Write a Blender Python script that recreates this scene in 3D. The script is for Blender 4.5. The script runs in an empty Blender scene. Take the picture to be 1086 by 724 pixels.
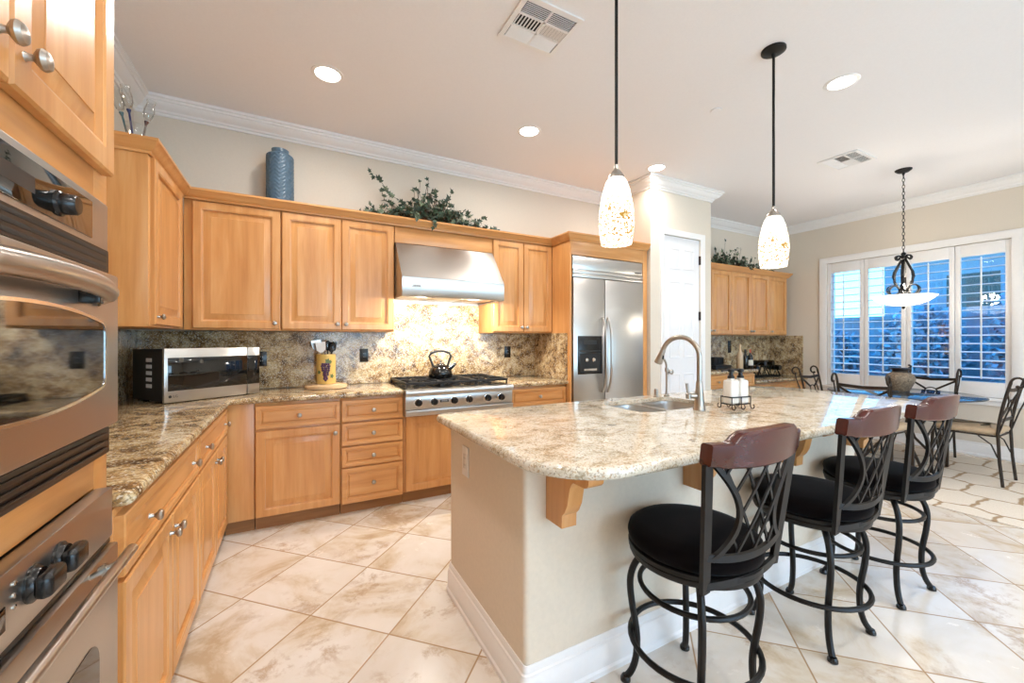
import bpy, bmesh, math, random
from mathutils import Vector, Matrix

random.seed(7)
PI = math.pi
scene = bpy.context.scene
COL = scene.collection

# ------------------------------------------------------------------ camera
cam_data = bpy.data.cameras.new('camera')
cam = bpy.data.objects.new('camera', cam_data)
COL.objects.link(cam)
YAW = math.atan(232 / 431.0)
cam.location = (0, 0, 1.30)
cam.rotation_euler = (PI / 2, 0, -YAW)
cam_data.sensor_fit = 'HORIZONTAL'
cam_data.sensor_width = 36.0
cam_data.lens = 431.0 / 1086.0 * 36.0
cam_data.shift_y = -1.5 / 1086.0
cam_data.clip_start = 0.05
scene.camera = cam

# ------------------------------------------------------------------ view, world, light levels
scene.view_settings.view_transform = 'Standard'
scene.view_settings.look = 'None'
scene.view_settings.gamma = 1.0
scene.view_settings.use_curve_mapping = False
scene.view_settings.exposure = 0.16

CAN_W = 10.8          # each recessed can
CAN_COL = (1.0, 0.95, 0.90)
FILL_W = 95.0         # added fill lamp outside the added window behind the camera
FILL_COL = (1.0, 0.975, 0.95)
PEND_E = 2.6
HOOD_W = 11.0
BOWL_W = 15.0

world = bpy.data.worlds.new('dusk_sky')
scene.world = world
world.use_nodes = True
wn = world.node_tree
wn.nodes.clear()
w_out = wn.nodes.new('ShaderNodeOutputWorld')
w_bg = wn.nodes.new('ShaderNodeBackground')
w_tc = wn.nodes.new('ShaderNodeTexCoord')
w_sep = wn.nodes.new('ShaderNodeSeparateXYZ')
w_rmp = wn.nodes.new('ShaderNodeValToRGB')
w_rmp.color_ramp.elements[0].position = 0.0
w_rmp.color_ramp.elements[0].color = (0.20, 0.62, 0.95, 1)
w_rmp.color_ramp.elements[1].position = 0.55
w_rmp.color_ramp.elements[1].color = (0.02, 0.30, 0.88, 1)
wn.links.new(w_tc.outputs['Generated'], w_sep.inputs[0])
wn.links.new(w_sep.outputs['Z'], w_rmp.inputs[0])
wn.links.new(w_rmp.outputs[0], w_bg.inputs[0])
w_bg.inputs[1].default_value = 5.0
wn.links.new(w_bg.outputs[0], w_out.inputs[0])


# ------------------------------------------------------------------ materials
def lin(h):
    h = h.lstrip('#')
    v = [int(h[i:i + 2], 16) / 255 for i in (0, 2, 4)]
    return tuple((c / 12.92 if c <= .04045 else ((c + .055) / 1.055) ** 2.4) for c in v) + (1.0,)


class NT:
    """small helper around a node tree"""

    def __init__(self, name):
        self.m = bpy.data.materials.new(name)
        self.m.use_nodes = True
        self.t = self.m.node_tree
        self.t.nodes.clear()
        self.out = self.t.nodes.new('ShaderNodeOutputMaterial')

    def n(self, typ, ins=None, **props):
        nd = self.t.nodes.new(typ)
        for k, v in props.items():
            setattr(nd, k, v)
        for k, v in (ins or {}).items():
            if isinstance(v, bpy.types.NodeSocket):
                self.t.links.new(v, nd.inputs[k])
            else:
                nd.inputs[k].default_value = v
        return nd

    def ramp(self, fac, stops, interp='LINEAR'):
        r = self.n('ShaderNodeValToRGB', {'Fac': fac})
        cr = r.color_ramp
        cr.interpolation = interp
        while len(cr.elements) < len(stops):
            cr.elements.new(0.5)
        for e, (p, c) in zip(cr.elements, stops):
            e.position = p
            e.color = c if len(c) == 4 else tuple(c) + (1,)
        return r.outputs[0]

    def mix(self, fac, a, b, blend='MIX'):
        m = self.n('ShaderNodeMix', data_type='RGBA', blend_type=blend)
        for i, v in ((0, fac), (6, a), (7, b)):
            if isinstance(v, bpy.types.NodeSocket):
                self.t.links.new(v, m.inputs[i])
            else:
                m.inputs[i].default_value = v
        return m.outputs[2]

    def math(self, op, a, b=0.0, c=0.0):
        m = self.n('ShaderNodeMath', operation=op)
        for i, v in ((0, a), (1, b), (2, c)):
            if isinstance(v, bpy.types.NodeSocket):
                self.t.links.new(v, m.inputs[i])
            else:
                m.inputs[i].default_value = v
        return m.outputs[0]

    def noise(self, vec, scale, detail=4, rough=.55, dist=0.0):
        return self.n('ShaderNodeTexNoise', {'Vector': vec, 'Scale': scale, 'Detail': detail, 'Roughness': rough, 'Distortion': dist}).outputs[0]

    def pos(self):
        return self.n('ShaderNodeNewGeometry').outputs['Position']

    def obj(self):
        return self.n('ShaderNodeTexCoord').outputs['Object']

    def scaled(self, vec, s):
        return self.n('ShaderNodeMapping', {'Vector': vec, 'Scale': s}).outputs[0]

    def rand(self):
        return self.n('ShaderNodeObjectInfo').outputs['Random']

    def bsdf(self, color, rough=.5, metal=0.0, bump=None, bump_s=.1, bump_d=.01, spec=.5, coat=0.0, **kw):
        p = self.n('ShaderNodeBsdfPrincipled', {'Base Color': color, 'Roughness': rough, 'Metallic': metal,
                                                 'Specular IOR Level': spec, 'Coat Weight': coat, **kw})
        if bump is not None:
            b = self.n('ShaderNodeBump', {'Height': bump, 'Strength': bump_s, 'Distance': bump_d})
            self.t.links.new(b.outputs[0], p.inputs['Normal'])
        self.t.links.new(p.outputs[0], self.out.inputs[0])
        return p


def plain(name, h, rough=.5, metal=0.0, spec=.5, coat=0.0, var=.03, nscale=40, **kw):
    t = NT(name)
    c = lin(h) if isinstance(h, str) else h
    nz = t.noise(t.obj(), nscale, 3)
    lo = tuple(x * (1 - var) for x in c[:3]) + (1,)
    hi = tuple(min(1, x * (1 + var)) for x in c[:3]) + (1,)
    t.bsdf(t.ramp(nz, [(.35, lo), (.65, hi)]), rough, metal, spec=spec, coat=coat, **kw)
    return t.m


def wood(name, axis, base='#d4985a', dark='#bb7d42', lite='#e2b078', rough=.32, vary=.22):
    t = NT(name)
    s = [26, 26, 26]
    s[axis] = 1.6
    r = t.rand()
    off = t.n('ShaderNodeCombineXYZ', {'X': t.math('MULTIPLY', r, 17.0), 'Y': t.math('MULTIPLY', r, 9.0), 'Z': t.math('MULTIPLY', r, 23.0)}).outputs[0]
    v = t.n('ShaderNodeVectorMath', {0: t.obj(), 1: off}, operation='ADD').outputs[0]
    g = t.noise(t.scaled(v, s), 1.0, 6, .6, .4)
    s2 = [5, 5, 5]
    s2[axis] = .9
    b = t.noise(t.scaled(v, s2), 1.6, 3, .5, .6)
    c = t.ramp(g, [(.30, lin(dark)), (.50, lin(base)), (.72, lin(lite))])
    c2 = t.ramp(b, [(.3, lin(dark)), (.55, lin(base)), (.75, lin(lite))])
    c = t.mix(.5, c, c2)
    # boards of slightly different tone glued side by side
    sx = t.n('ShaderNodeSeparateXYZ', {0: v}).outputs
    br = t.n('ShaderNodeTexWhiteNoise', {'W': t.math('FLOOR', t.math('MULTIPLY', t.math('ADD', sx[0], sx[1]) if axis == 2 else sx[2], 9.0))}, noise_dimensions='1D').outputs[0]
    k = t.math('ADD', t.math('MULTIPLY', br, vary * .5), t.math('MULTIPLY', r, vary * .5))
    c = t.mix(t.math('MULTIPLY', k, 1.0), c, lin(dark))
    t.bsdf(c, rough, 0, bump=g, bump_s=.04, bump_d=.002, coat=.15, **{'Coat Roughness': .2})
    return t.m


def granite(name, warm=0.0, rough=.07):
    t = NT(name)
    p = t.pos()
    wv = t.n('ShaderNodeVectorMath', {0: p, 1: t.n('ShaderNodeVectorMath', {0: t.n('ShaderNodeTexNoise', {'Vector': p, 'Scale': 3.2, 'Detail': 5.0}).outputs[1], 'Scale': .30}, operation='SCALE').outputs[0]}, operation='ADD').outputs[0]
    wv = t.n('ShaderNodeMapping', {'Vector': wv, 'Rotation': (.5, .6, .7), 'Scale': (1.0, 1.45, 1.2)}).outputs[0]
    a = t.noise(wv, 9.0, 12, .74, .1)
    if warm:
        c = t.ramp(a, [(.37, lin('#453422')), (.44, lin('#856744')), (.50, lin('#b39569')), (.56, lin('#d0ba90')), (.66, lin('#dfd1b2'))])
    else:
        c = t.ramp(a, [(.34, lin('#80745f')), (.42, lin('#b3a68f')), (.48, lin('#ccc3b0')), (.55, lin('#d8d1c3')), (.68, lin('#dfdad0'))])
    rust = t.noise(wv, 7.0, 9, .75, .1)
    c = t.mix(t.ramp(rust, [(.57, (0, 0, 0, 1)), (.66, (.32, .32, .32, 1))]), c, lin('#a5784a' if warm else '#b8935f'))
    # crystals a few millimetres across
    vo = t.n('ShaderNodeTexVoronoi', {'Vector': p, 'Scale': 190.0}).outputs['Color']
    rr = t.n('ShaderNodeSeparateColor', {0: vo}).outputs
    clump = t.noise(wv, 11.0, 6, .7)
    thr = t.math('ADD', t.math('MULTIPLY', clump, .75 if warm else .62), -.12 if warm else -.14)
    c = t.mix(t.math('MULTIPLY', t.math('LESS_THAN', rr[0], thr), .55), c, lin('#5a4a38' if warm else '#8b7a60'))
    c = t.mix(t.math('MULTIPLY', t.math('GREATER_THAN', rr[1], .84), .6), c, lin('#e6decb'))
    c = t.mix(t.math('MULTIPLY', t.math('LESS_THAN', rr[2], .10), .55), c, lin('#a8814c'))
    vein = t.noise(wv, 17, 9, .76)
    vc = t.noise(wv, 4.2, 4, .6)
    dk = t.math('MULTIPLY', t.ramp(vein, [(.38, (1, 1, 1, 1)), (.45, (0, 0, 0, 1))]), t.ramp(vc, [(.47, (0, 0, 0, 1)), (.58, (.9, .9, .9, 1))]))
    c = t.mix(dk, c, lin('#2c2622' if warm else '#544a40'))
    t.bsdf(c, rough, 0, spec=.5)
    return t.m


def steel(name, base='#c3c0bb', rough=.30, axis=0):
    t = NT(name)
    s = [420, 420, 420]
    s[axis] = 4
    g = t.noise(t.scaled(t.obj(), s), 1.0, 3, .5)
    c = t.ramp(g, [(.3, tuple(x * .96 for x in lin(base)[:3])), (.7, lin(base))])
    rr = t.n('ShaderNodeMapRange', {'Value': g, 'To Min': rough - .03, 'To Max': rough + .03}).outputs[0]
    t.bsdf(c, rr, 1.0, **{'Anisotropic': .6})
    return t.m


def emit(name, color, strength):
    t = NT(name)
    e = t.n('ShaderNodeEmission', {'Color': color, 'Strength': strength})
    t.t.links.new(e.outputs[0], t.out.inputs[0])
    return t.m


def thin_glass(name, tint=(1, 1, 1, 1), refl=.08):
    t = NT(name)
    tr = t.n('ShaderNodeBsdfTransparent', {'Color': tint})
    gl = t.n('ShaderNodeBsdfGlossy', {'Color': (1, 1, 1, 1), 'Roughness': .01})
    f = t.n('ShaderNodeLayerWeight', {'Blend': .25}).outputs['Fresnel']
    f = t.math('ADD', t.math('MULTIPLY', f, .6), refl * .5)
    mx = t.n('ShaderNodeMixShader', {0: f, 1: tr.outputs[0], 2: gl.outputs[0]})
    t.t.links.new(mx.outputs[0], t.out.inputs[0])
    return t.m


M = {}
M['wall'] = plain('wall_paint', '#d8cdbd', .85, var=.015, nscale=90)
M['ceil'] = plain('ceiling_paint', '#ebe8e7', .9, var=.01, nscale=90)
M['trim'] = plain('white_trim_paint', '#e9e6e3', .35, var=.01)
M['door'] = plain('white_door_paint', '#e6e5e6', .3, var=.01)
M['pony'] = plain('island_paint', '#dbcdb9', .8, var=.02, nscale=60)
M['wood_v'] = wood('maple_vertical', 2)
M['wood_x'] = wood('maple_along_x', 0)
M['wood_y'] = wood('maple_along_y', 1)
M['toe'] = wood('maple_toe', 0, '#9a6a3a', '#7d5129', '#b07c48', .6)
M['granite'] = granite('granite_cream')
M['granite_w'] = granite('granite_brown', 1.0, .12)
M['steel_x'] = steel('brushed_steel_x', axis=0)
M['steel_y'] = steel('brushed_steel_y', '#b9b2aa', axis=1)
M['steel_z'] = steel('brushed_steel_z', axis=2)
M['nickel'] = plain('satin_nickel', '#b0aaa2', .28, 1.0)
M['chrome'] = plain('bright_chrome', '#d0cecb', .12, 1.0)
M['black_glass'] = plain('black_glass', '#0a0908', .04, 0, .7)
M['black_gloss'] = plain('black_plastic', '#0d0d0e', .25)
M['black_matte'] = plain('black_matte', '#141313', .6)
M['dark_vent'] = plain('dark_bronze_vent', '#2b211b', .4, .5)
M['iron'] = plain('black_iron', '#090808', .45, .0, .35, var=.1)
M['cast'] = plain('cast_iron', '#1b1b1c', .5, .3, var=.1)
M['bronze'] = plain('bronze_iron', '#3a322b', .42, .7, var=.1)
M['velvet'] = plain('black_velvet', '#0c090a', .95, 0, .05, var=.3, nscale=9, **{'Sheen Weight': .06, 'Sheen Roughness': .4})
M['cherry'] = wood('cherry_rail', 0, '#4b1810', '#320d09', '#5e2016', .25)
M['tan_cloth'] = plain('tan_suede', '#b99f80', .9, var=.06, nscale=25)
M['white_plastic'] = plain('white_plastic', '#e4e0da', .4)
M['white_ceramic'] = plain('white_ceramic', '#ebe7e0', .25)
M['blue_vase'] = plain('blue_grey_glaze', '#4b6273', .35, var=.12)
M['pumpblack'] = plain('pump_dark', '#1d1715', .35)
M['leaf'] = plain('ivy_leaf', '#2c3f2c', .5, var=.45, nscale=14)
M['leaf2'] = plain('ivy_leaf_pale', '#66735a', .5, var=.45, nscale=14)
M['stem'] = plain('ivy_stem', '#5a4433', .8)
M['light_wood'] = wood('pale_wood_disc', 0, '#dcb98c', '#c79c68', '#ead0a8', .5)
M['rack'] = plain('rack_black', '#151a1d', .35, .6)
M['can_lens'] = emit('recessed_lamp_glow', (1.0, .95, .88, 1), 14.0)
M['pane'] = thin_glass('window_pane')
M['clear'] = thin_glass('clear_blown_glass', (.95, .96, .96, 1), .08)
M['tabletop_glass'] = thin_glass('smoky_table_glass', (.26, .34, .40, 1), .15)
M['wine'] = plain('dark_bottle', '#14130f', .1, 0, .6)
M['rosebottle'] = plain('pale_bottle', '#c9ae8c', .2)
M['foil'] = plain('red_foil', '#a5482c', .35)
M['label'] = plain('paper_label', '#ded6c6', .7)


def m_floor():
    t = NT('travertine_tile')
    p = t.pos()
    s = t.n('ShaderNodeSeparateXYZ', {0: p}).outputs
    P_ = .602
    u = t.math('DIVIDE', t.math('SUBTRACT', t.math('ADD', s[0], s[1]), 2.815), P_)
    v = t.math('DIVIDE', t.math('SUBTRACT', t.math('SUBTRACT', s[1], s[0]), 2.07), P_)
    fu, fv = t.math('FLOOR', u), t.math('FLOOR', v)
    def edge(x):
        fr = t.math('FRACT', x)
        return t.math('MINIMUM', fr, t.math('SUBTRACT', 1.0, fr))
    e = t.math('MINIMUM', edge(u), edge(v))
    cell = t.n('ShaderNodeCombineXYZ', {'X': fu, 'Y': fv}).outputs[0]
    wn_ = t.n('ShaderNodeTexWhiteNoise', {'Vector': cell}, noise_dimensions='3D')
    off = t.n('ShaderNodeVectorMath', {0: wn_.outputs[1], 'Scale': 30.0}, operation='SCALE').outputs[0]
    q = t.n('ShaderNodeVectorMath', {0: p, 1: off}, operation='ADD').outputs[0]
    a = t.noise(q, 2.6, 8, .62, .6)
    base = t.ramp(a, [(.34, lin('#bfa88a')), (.42, lin('#d5c6b0')), (.50, lin('#e0d8cc')), (.64, lin('#e5dfd7'))])
    b = t.noise(q, 7.5, 9, .72, .3)
    blot = t.math('MULTIPLY', t.ramp(b, [(.50, (0, 0, 0, 1)), (.62, (.8, .8, .8, 1))]), t.ramp(t.noise(q, 1.9, 3, .5), [(.46, (0, 0, 0, 1)), (.60, (1, 1, 1, 1))]))
    base = t.mix(blot, base, lin('#b09476'))
    base = t.mix(t.math('MULTIPLY', wn_.outputs[0], .24), base, lin('#c6ae92'))
    g = t.ramp(e, [(.0055, (1, 1, 1, 1)), (.010, (0, 0, 0, 1))])
    c = t.mix(g, base, lin('#a98965'))
    r = t.n('ShaderNodeMapRange', {'Value': b, 'To Min': .16, 'To Max': .34}).outputs[0]
    h = t.math('SUBTRACT', 1.0, g)
    t.bsdf(c, r, 0, bump=h, bump_s=.25, bump_d=.003, spec=.5)
    return t.m


def m_rug():
    t = NT('trellis_rug')
    s = t.n('ShaderNodeSeparateXYZ', {0: t.pos()}).outputs
    LA, LB_ = .80, .31
    wob = t.n('ShaderNodeTexNoise', {'Vector': t.pos(), 'Scale': 7.0, 'Detail': 2.0}).outputs[1]
    ws = t.n('ShaderNodeSeparateColor', {0: wob}).outputs
    X = t.math('ADD', s[0], t.math('MULTIPLY', t.math('SUBTRACT', ws[0], .5), .09))
    Y = t.math('ADD', s[1], t.math('MULTIPLY', t.math('SUBTRACT', ws[1], .5), .09))

    def lattice(ox, oy):
        ax = t.math('MULTIPLY', t.math('SUBTRACT', t.math('FRACT', t.math('ADD', t.math('DIVIDE', X, LA), ox)), .5), LA)
        ay = t.math('MULTIPLY', t.math('SUBTRACT', t.math('FRACT', t.math('ADD', t.math('DIVIDE', Y, LB_), oy)), .5), LB_)
        r = t.math('SQRT', t.math('ADD', t.math('MULTIPLY', ax, ax), t.math('MULTIPLY', ay, ay)))
        return r, t.math('SUBTRACT', LB_ / 2, t.math('ABSOLUTE', ay))

    ra, ea = lattice(0, 0)
    rb, eb = lattice(.5, .5)
    inA = t.math('LESS_THAN', ra, rb)
    same = t.math('ADD', t.math('MULTIPLY', inA, ea), t.math('MULTIPLY', t.math('SUBTRACT', 1.0, inA), eb))
    e = t.math('MINIMUM', t.math('MULTIPLY', t.math('ABSOLUTE', t.math('SUBTRACT', ra, rb)), .6), same)
    g = t.ramp(e, [(.009, (1, 1, 1, 1)), (.017, (0, 0, 0, 1))])
    n = t.noise(t.pos(), 260, 2)
    c = t.mix(g, t.ramp(n, [(.3, lin('#cfc2b0')), (.7, lin('#e0d6c8'))]), lin('#a2896c'))
    t.bsdf(c, .95, 0, bump=n, bump_s=.3, bump_d=.004, spec=.1)
    return t.m


def m_mosaic():
    t = NT('mosaic_lamp_glass')
    o = t.obj()
    vo = t.n('ShaderNodeTexVoronoi', {'Vector': o, 'Scale': 130.0}, feature='F1')
    sp = t.ramp(vo.outputs['Color'], [(.0, (1, 1, 1, 1)), (.38, (0, 0, 0, 1))], 'CONSTANT')
    big = t.noise(o, 17, 2, .5)
    z = t.n('ShaderNodeSeparateXYZ', {0: o}).outputs[2]
    low = t.ramp(z, [(.13, (1, 1, 1, 1)), (.27, (0, 0, 0, 1))])
    msk = t.math('MULTIPLY', sp, t.math('MULTIPLY', low, t.ramp(big, [(.30, (.5, .5, .5, 1)), (.50, (1, 1, 1, 1))])))
    blob = t.math('MULTIPLY', t.ramp(big, [(.60, (0, 0, 0, 1)), (.66, (.7, .7, .7, 1))]), low)
    k = t.math('MAXIMUM', msk, blob)
    c = t.mix(k, (1, .93, .80, 1), (.62, .34, .07, 1))
    st = t.n('ShaderNodeMapRange', {'Value': k, 'To Min': PEND_E, 'To Max': 1.0}).outputs[0]
    e = t.n('ShaderNodeEmission', {'Color': c, 'Strength': st})
    t.t.links.new(e.outputs[0], t.out.inputs[0])
    return t.m


def m_vase_rim():
    t = NT('carved_stone_vase')
    g = t.noise(t.obj(), 55, 6, .7, 1.2)
    c = t.ramp(g, [(.35, lin('#3f352c')), (.5, lin('#7d6c58')), (.65, lin('#a39078'))])
    t.bsdf(c, .6, 0, bump=g, bump_s=.8, bump_d=.006)
    return t.m


M['floor'] = m_floor()
M['rug'] = m_rug()
M['mosaic'] = m_mosaic()
M['carved'] = m_vase_rim()
M['bowl'] = emit('alabaster_bowl_glow', (1.0, .93, .84, 1), 2.6)
M['crock'] = plain('yellow_crock', '#d5b265', .35, var=.08)
M['grape'] = plain('grape_purple', '#4b2b4d', .4, var=.2)
M['leafpaint'] = plain('painted_leaf', '#55663a', .5)
M['utensil_steel'] = plain('utensil_steel', '#c9c8c6', .25, 1.0)
M['logo_grey'] = plain('logo_grey', '#cfcfcf', .4)
M['logo_dark'] = plain('logo_dark', '#222222', .4)
M['kettle'] = plain('kettle_black', '#101010', .12, 0, .6)


# ------------------------------------------------------------------ mesh builder
class MB:
    def __init__(self):
        self.bm = bmesh.new()

    def box(self, x0, x1, y0, y1, z0, z1, r=0.0, seg=2, mat=None):
        d = (x1 - x0, y1 - y0, z1 - z0)
        res = bmesh.ops.create_cube(self.bm, size=1.0)
        vs = res['verts']
        for v in vs:
            v.co = Vector(((x0 + x1) / 2 + v.co.x * d[0], (y0 + y1) / 2 + v.co.y * d[1], (z0 + z1) / 2 + v.co.z * d[2]))
        if r > 0:
            es = list({e for v in vs for e in v.link_edges})
            rr = min(r, min(abs(q) for q in d) * .45)
            out = bmesh.ops.bevel(self.bm, geom=es, offset=rr, segments=seg, affect='EDGES', profile=.5)
            vs = list({v for f in out['faces'] for v in f.verts})
        if mat is not None:
            seen = set(vs)
            stack = list(vs)
            while stack:
                v = stack.pop()
                for e in v.link_edges:
                    o = e.other_vert(v)
                    if o not in seen:
                        seen.add(o)
                        stack.append(o)
            for v in seen:
                v.co = mat @ v.co
        return self

    def loft(self, rings, cap0=True, cap1=True, closed=True):
        bm = self.bm
        vr = [[bm.verts.new(p) for p in ring] for ring in rings]
        n = len(vr[0])
        for a, b in zip(vr, vr[1:]):
            for i in range(n if closed else n - 1):
                j = (i + 1) % n
                try:
                    bm.faces.new((a[i], a[j], b[j], b[i]))
                except ValueError:
                    pass
        if closed:
            if cap0:
                bm.faces.new(list(reversed(vr[0])))
            if cap1:
                bm.faces.new(vr[-1])
        return self

    def lathe(self, prof, c=(0, 0, 0), n=24, ax=None, sx=1.0, sy=1.0, cap0=True, cap1=True):
        """prof: (radius, height) pairs; ax: direction of the height axis"""
        m = Matrix.Identity(3) if ax is None else Vector((0, 0, 1)).rotation_difference(Vector(ax)).to_matrix()
        c = Vector(c)
        rings = []
        for r, h in prof:
            rings.append([c + m @ Vector((max(r, 1e-5) * sx * math.cos(2 * PI * i / n), max(r, 1e-5) * sy * math.sin(2 * PI * i / n), h)) for i in range(n)])
        return self.loft(rings, cap0, cap1)

    def tube(self, pts, r, n=8, closed=False, flat=None, up=None):
        """sweep a circle (or flat=(w, t) rectangle with `up` as its thickness direction) along pts"""
        pts = [Vector(p) for p in pts]
        N = len(pts)
        tans = []
        for i in range(N):
            if closed:
                tt = pts[(i + 1) % N] - pts[i - 1]
            else:
                tt = pts[min(i + 1, N - 1)] - pts[max(i - 1, 0)]
            tans.append(tt.normalized())
        if up is not None:
            nrm = None
        else:
            a = Vector((0, 0, 1)) if abs(tans[0].z) < .9 else Vector((1, 0, 0))
            nrm = (a - tans[0] * a.dot(tans[0])).normalized()
        rings = []
        for i in range(N):
            tt = tans[i]
            if up is not None:
                u = Vector(up)
                nn = (u - tt * u.dot(tt)).normalized()
            else:
                if i:
                    nrm = tans[i - 1].rotation_difference(tt) @ nrm
                nn = (nrm - tt * nrm.dot(tt)).normalized()
            bb = tt.cross(nn)
            rr = r[i] if isinstance(r, (list, tuple)) else r
            if flat:
                w, th = flat
                rings.append([pts[i] + nn * a_ * th / 2 + bb * b_ * w / 2 for a_, b_ in ((1, 1), (1, -1), (-1, -1), (-1, 1))])
            else:
                rings.append([pts[i] + (nn * math.cos(2 * PI * k / n) + bb * math.sin(2 * PI * k / n)) * rr for k in range(n)])
        if closed:
            rings.append(rings[0])
            bm = self.bm
            vr = [[bm.verts.new(p) for p in ring] for ring in rings[:-1]]
            m = len(vr[0])
            for i in range(len(vr)):
                a, b = vr[i], vr[(i + 1) % len(vr)]
                for k in range(m):
                    j = (k + 1) % m
                    bm.faces.new((a[k], a[j], b[j], b[k]))
            return self
        return self.loft(rings)

    def prism(self, poly, fn, t0, t1):
        """poly of (a, b); fn(a, b, c) -> xyz; extruded from c=t0 to c=t1"""
        return self.loft([[fn(a, b, t0) for a, b in poly], [fn(a, b, t1) for a, b in poly]])

    def sphere(self, c, r, s=(1, 1, 1), u=16, v=10):
        prof = [(math.sin(PI * k / v), -math.cos(PI * k / v)) for k in range(v + 1)]
        c = Vector(c)
        rings = [[c + Vector((max(a, 1e-4) * r * s[0] * math.cos(2 * PI * i / u), max(a, 1e-4) * r * s[1] * math.sin(2 * PI * i / u), b * r * s[2])) for i in range(u)] for a, b in prof]
        return self.loft(rings)

    def face(self, pts):
        self.bm.faces.new([self.bm.verts.new(p) for p in pts])
        return self

    def build(self, name, mat, parent=None, sharp=35, world=True, normals=True):
        bm = self.bm
        if normals:
            bmesh.ops.recalc_face_normals(bm, faces=bm.faces[:])
        if parent is not None and world:
            o = origin(parent)
            for v in bm.verts:
                v.co -= o
        me = bpy.data.meshes.new(name)
        bm.to_mesh(me)
        bm.free()
        for p in me.polygons:
            p.use_smooth = True
        me.set_sharp_from_angle(angle=math.radians(sharp))
        mats = mat if isinstance(mat, (list, tuple)) else [mat]
        for m_ in mats:
            me.materials.append(M[m_] if isinstance(m_, str) else m_)
        ob = bpy.data.objects.new(name, me)
        COL.objects.link(ob)
        if parent is not None:
            ob.parent = parent
        return ob


def origin(o):
    v = Vector((0, 0, 0))
    while o is not None:
        v = v + o.location
        o = o.parent
    return v


def tag(o, label=None, cat=None, group=None, kind=None):
    if label:
        o['label'] = label
    if cat:
        o['category'] = cat
    if group:
        o['group'] = group
    if kind:
        o['kind'] = kind
    return o


def thing(name, label, cat, loc=(0, 0, 0), group=None):
    o = bpy.data.objects.new(name, None)
    o.empty_display_size = .05
    COL.objects.link(o)
    o.location = loc
    return tag(o, label, cat, group)


def struct(o):
    o['kind'] = 'structure'
    return o


def copy_tree(o, parent=None):
    c = o.copy()
    COL.objects.link(c)
    if parent is not None:
        c.parent = parent
    for ch in list(o.children):
        copy_tree(ch, c)
    return c


def text(s, size, mat, parent, fn, name='logo', depth=.0008):
    """lettering as a mesh; fn maps (a, b, c) -> world xyz"""
    cu = bpy.data.curves.new('lettering', 'FONT')
    cu.body = s
    cu.size = size
    cu.align_x = 'CENTER'
    cu.align_y = 'CENTER'
    cu.extrude = depth / 2
    tmp = bpy.data.objects.new('lettering', cu)
    COL.objects.link(tmp)
    dg = bpy.context.evaluated_depsgraph_get()
    me = bpy.data.meshes.new_from_object(tmp.evaluated_get(dg))
    bpy.data.objects.remove(tmp)
    bpy.data.curves.remove(cu)
    o = origin(parent)
    for v in me.vertices:
        v.co = Vector(fn(v.co.x, v.co.y, v.co.z)) - o
    me.materials.clear()
    me.materials.append(M[mat])
    me.name = name
    ob = bpy.data.objects.new(name, me)
    COL.objects.link(ob)
    ob.parent = parent
    return ob


def offset_poly(poly, d):
    """move every edge of a CCW polygon outward by d (mitred)"""
    n = len(poly)
    out = []
    for i in range(n):
        p0, p1, p2 = Vector(poly[i - 1]), Vector(poly[i]), Vector(poly[(i + 1) % n])
        e1, e2 = (p1 - p0).normalized(), (p2 - p1).normalized()
        n1, n2 = Vector((e1.y, -e1.x)), Vector((e2.y, -e2.x))
        b = n1 + n2
        k = d / max(.2, (1 + n1.dot(n2)))
        q = p1 + b * k
        out.append((q.x, q.y))
    return out


def round_poly(pts, radii, seg=8):
    """round the corners of a polygon"""
    out = []
    n = len(pts)
    for i in range(n):
        r = radii[i]
        p0, p1, p2 = Vector(pts[i - 1]), Vector(pts[i]), Vector(pts[(i + 1) % n])
        if r <= 0:
            out.append((p1.x, p1.y))
            continue
        a, b = (p0 - p1).normalized(), (p2 - p1).normalized()
        ang = a.angle(b)
        t = r / math.tan(ang / 2)
        c = p1 + (a + b).normalized() * (r / math.sin(ang / 2))
        s, e = p1 + a * t, p1 + b * t
        va, vb = s - c, e - c
        tot = va.angle_signed(vb) if hasattr(va, 'angle_signed') else 0
        for k in range(seg + 1):
            f = k / seg
            an = -tot * f
            q = Vector((va.x * math.cos(an) - va.y * math.sin(an), va.x * math.sin(an) + va.y * math.cos(an)))
            out.append((c.x + q.x, c.y + q.y))
    return out


def slab(mb, poly, z0, z1, r=.014, holes=(), seg=4):
    """stone slab with a rounded edge; poly CCW"""
    zc0, zc1 = z0 + r, z1 - r
    prof = [(-r + r * math.sin(PI / 2 * k / seg), z0 + r - r * math.cos(PI / 2 * k / seg)) for k in range(seg + 1)]
    prof += [(-r + r * math.cos(PI / 2 * k / seg), z1 - r + r * math.sin(PI / 2 * k / seg)) for k in range(seg + 1)]
    bm = mb.bm
    rings = []
    for d, z in prof:
        rings.append([bm.verts.new((x, y, z)) for x, y in offset_poly(poly, d)])
    n = len(poly)
    for a, b in zip(rings, rings[1:]):
        for i in range(n):
            j = (i + 1) % n
            bm.faces.new((a[i], a[j], b[j], b[i]))
    hb, ht = [], []
    for h in holes:
        lo = [bm.verts.new((x, y, z0)) for x, y in h]
        hi = [bm.verts.new((x, y, z1)) for x, y in h]
        m = len(h)
        for i in range(m):
            j = (i + 1) % m
            bm.faces.new((lo[i], lo[j], hi[j], hi[i]))
        hb.append(lo)
        ht.append(hi)
    for loop, hs in ((rings[0], hb), (rings[-1], ht)):
        es = []
        for lp in [loop] + hs:
            for i in range(len(lp)):
                es.append(bm.edges.get((lp[i], lp[(i + 1) % len(lp)])) or bm.edges.new((lp[i], lp[(i + 1) % len(lp)])))
        bmesh.ops.triangle_fill(bm, use_beauty=True, use_dissolve=False, edges=es)
    return mb


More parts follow.
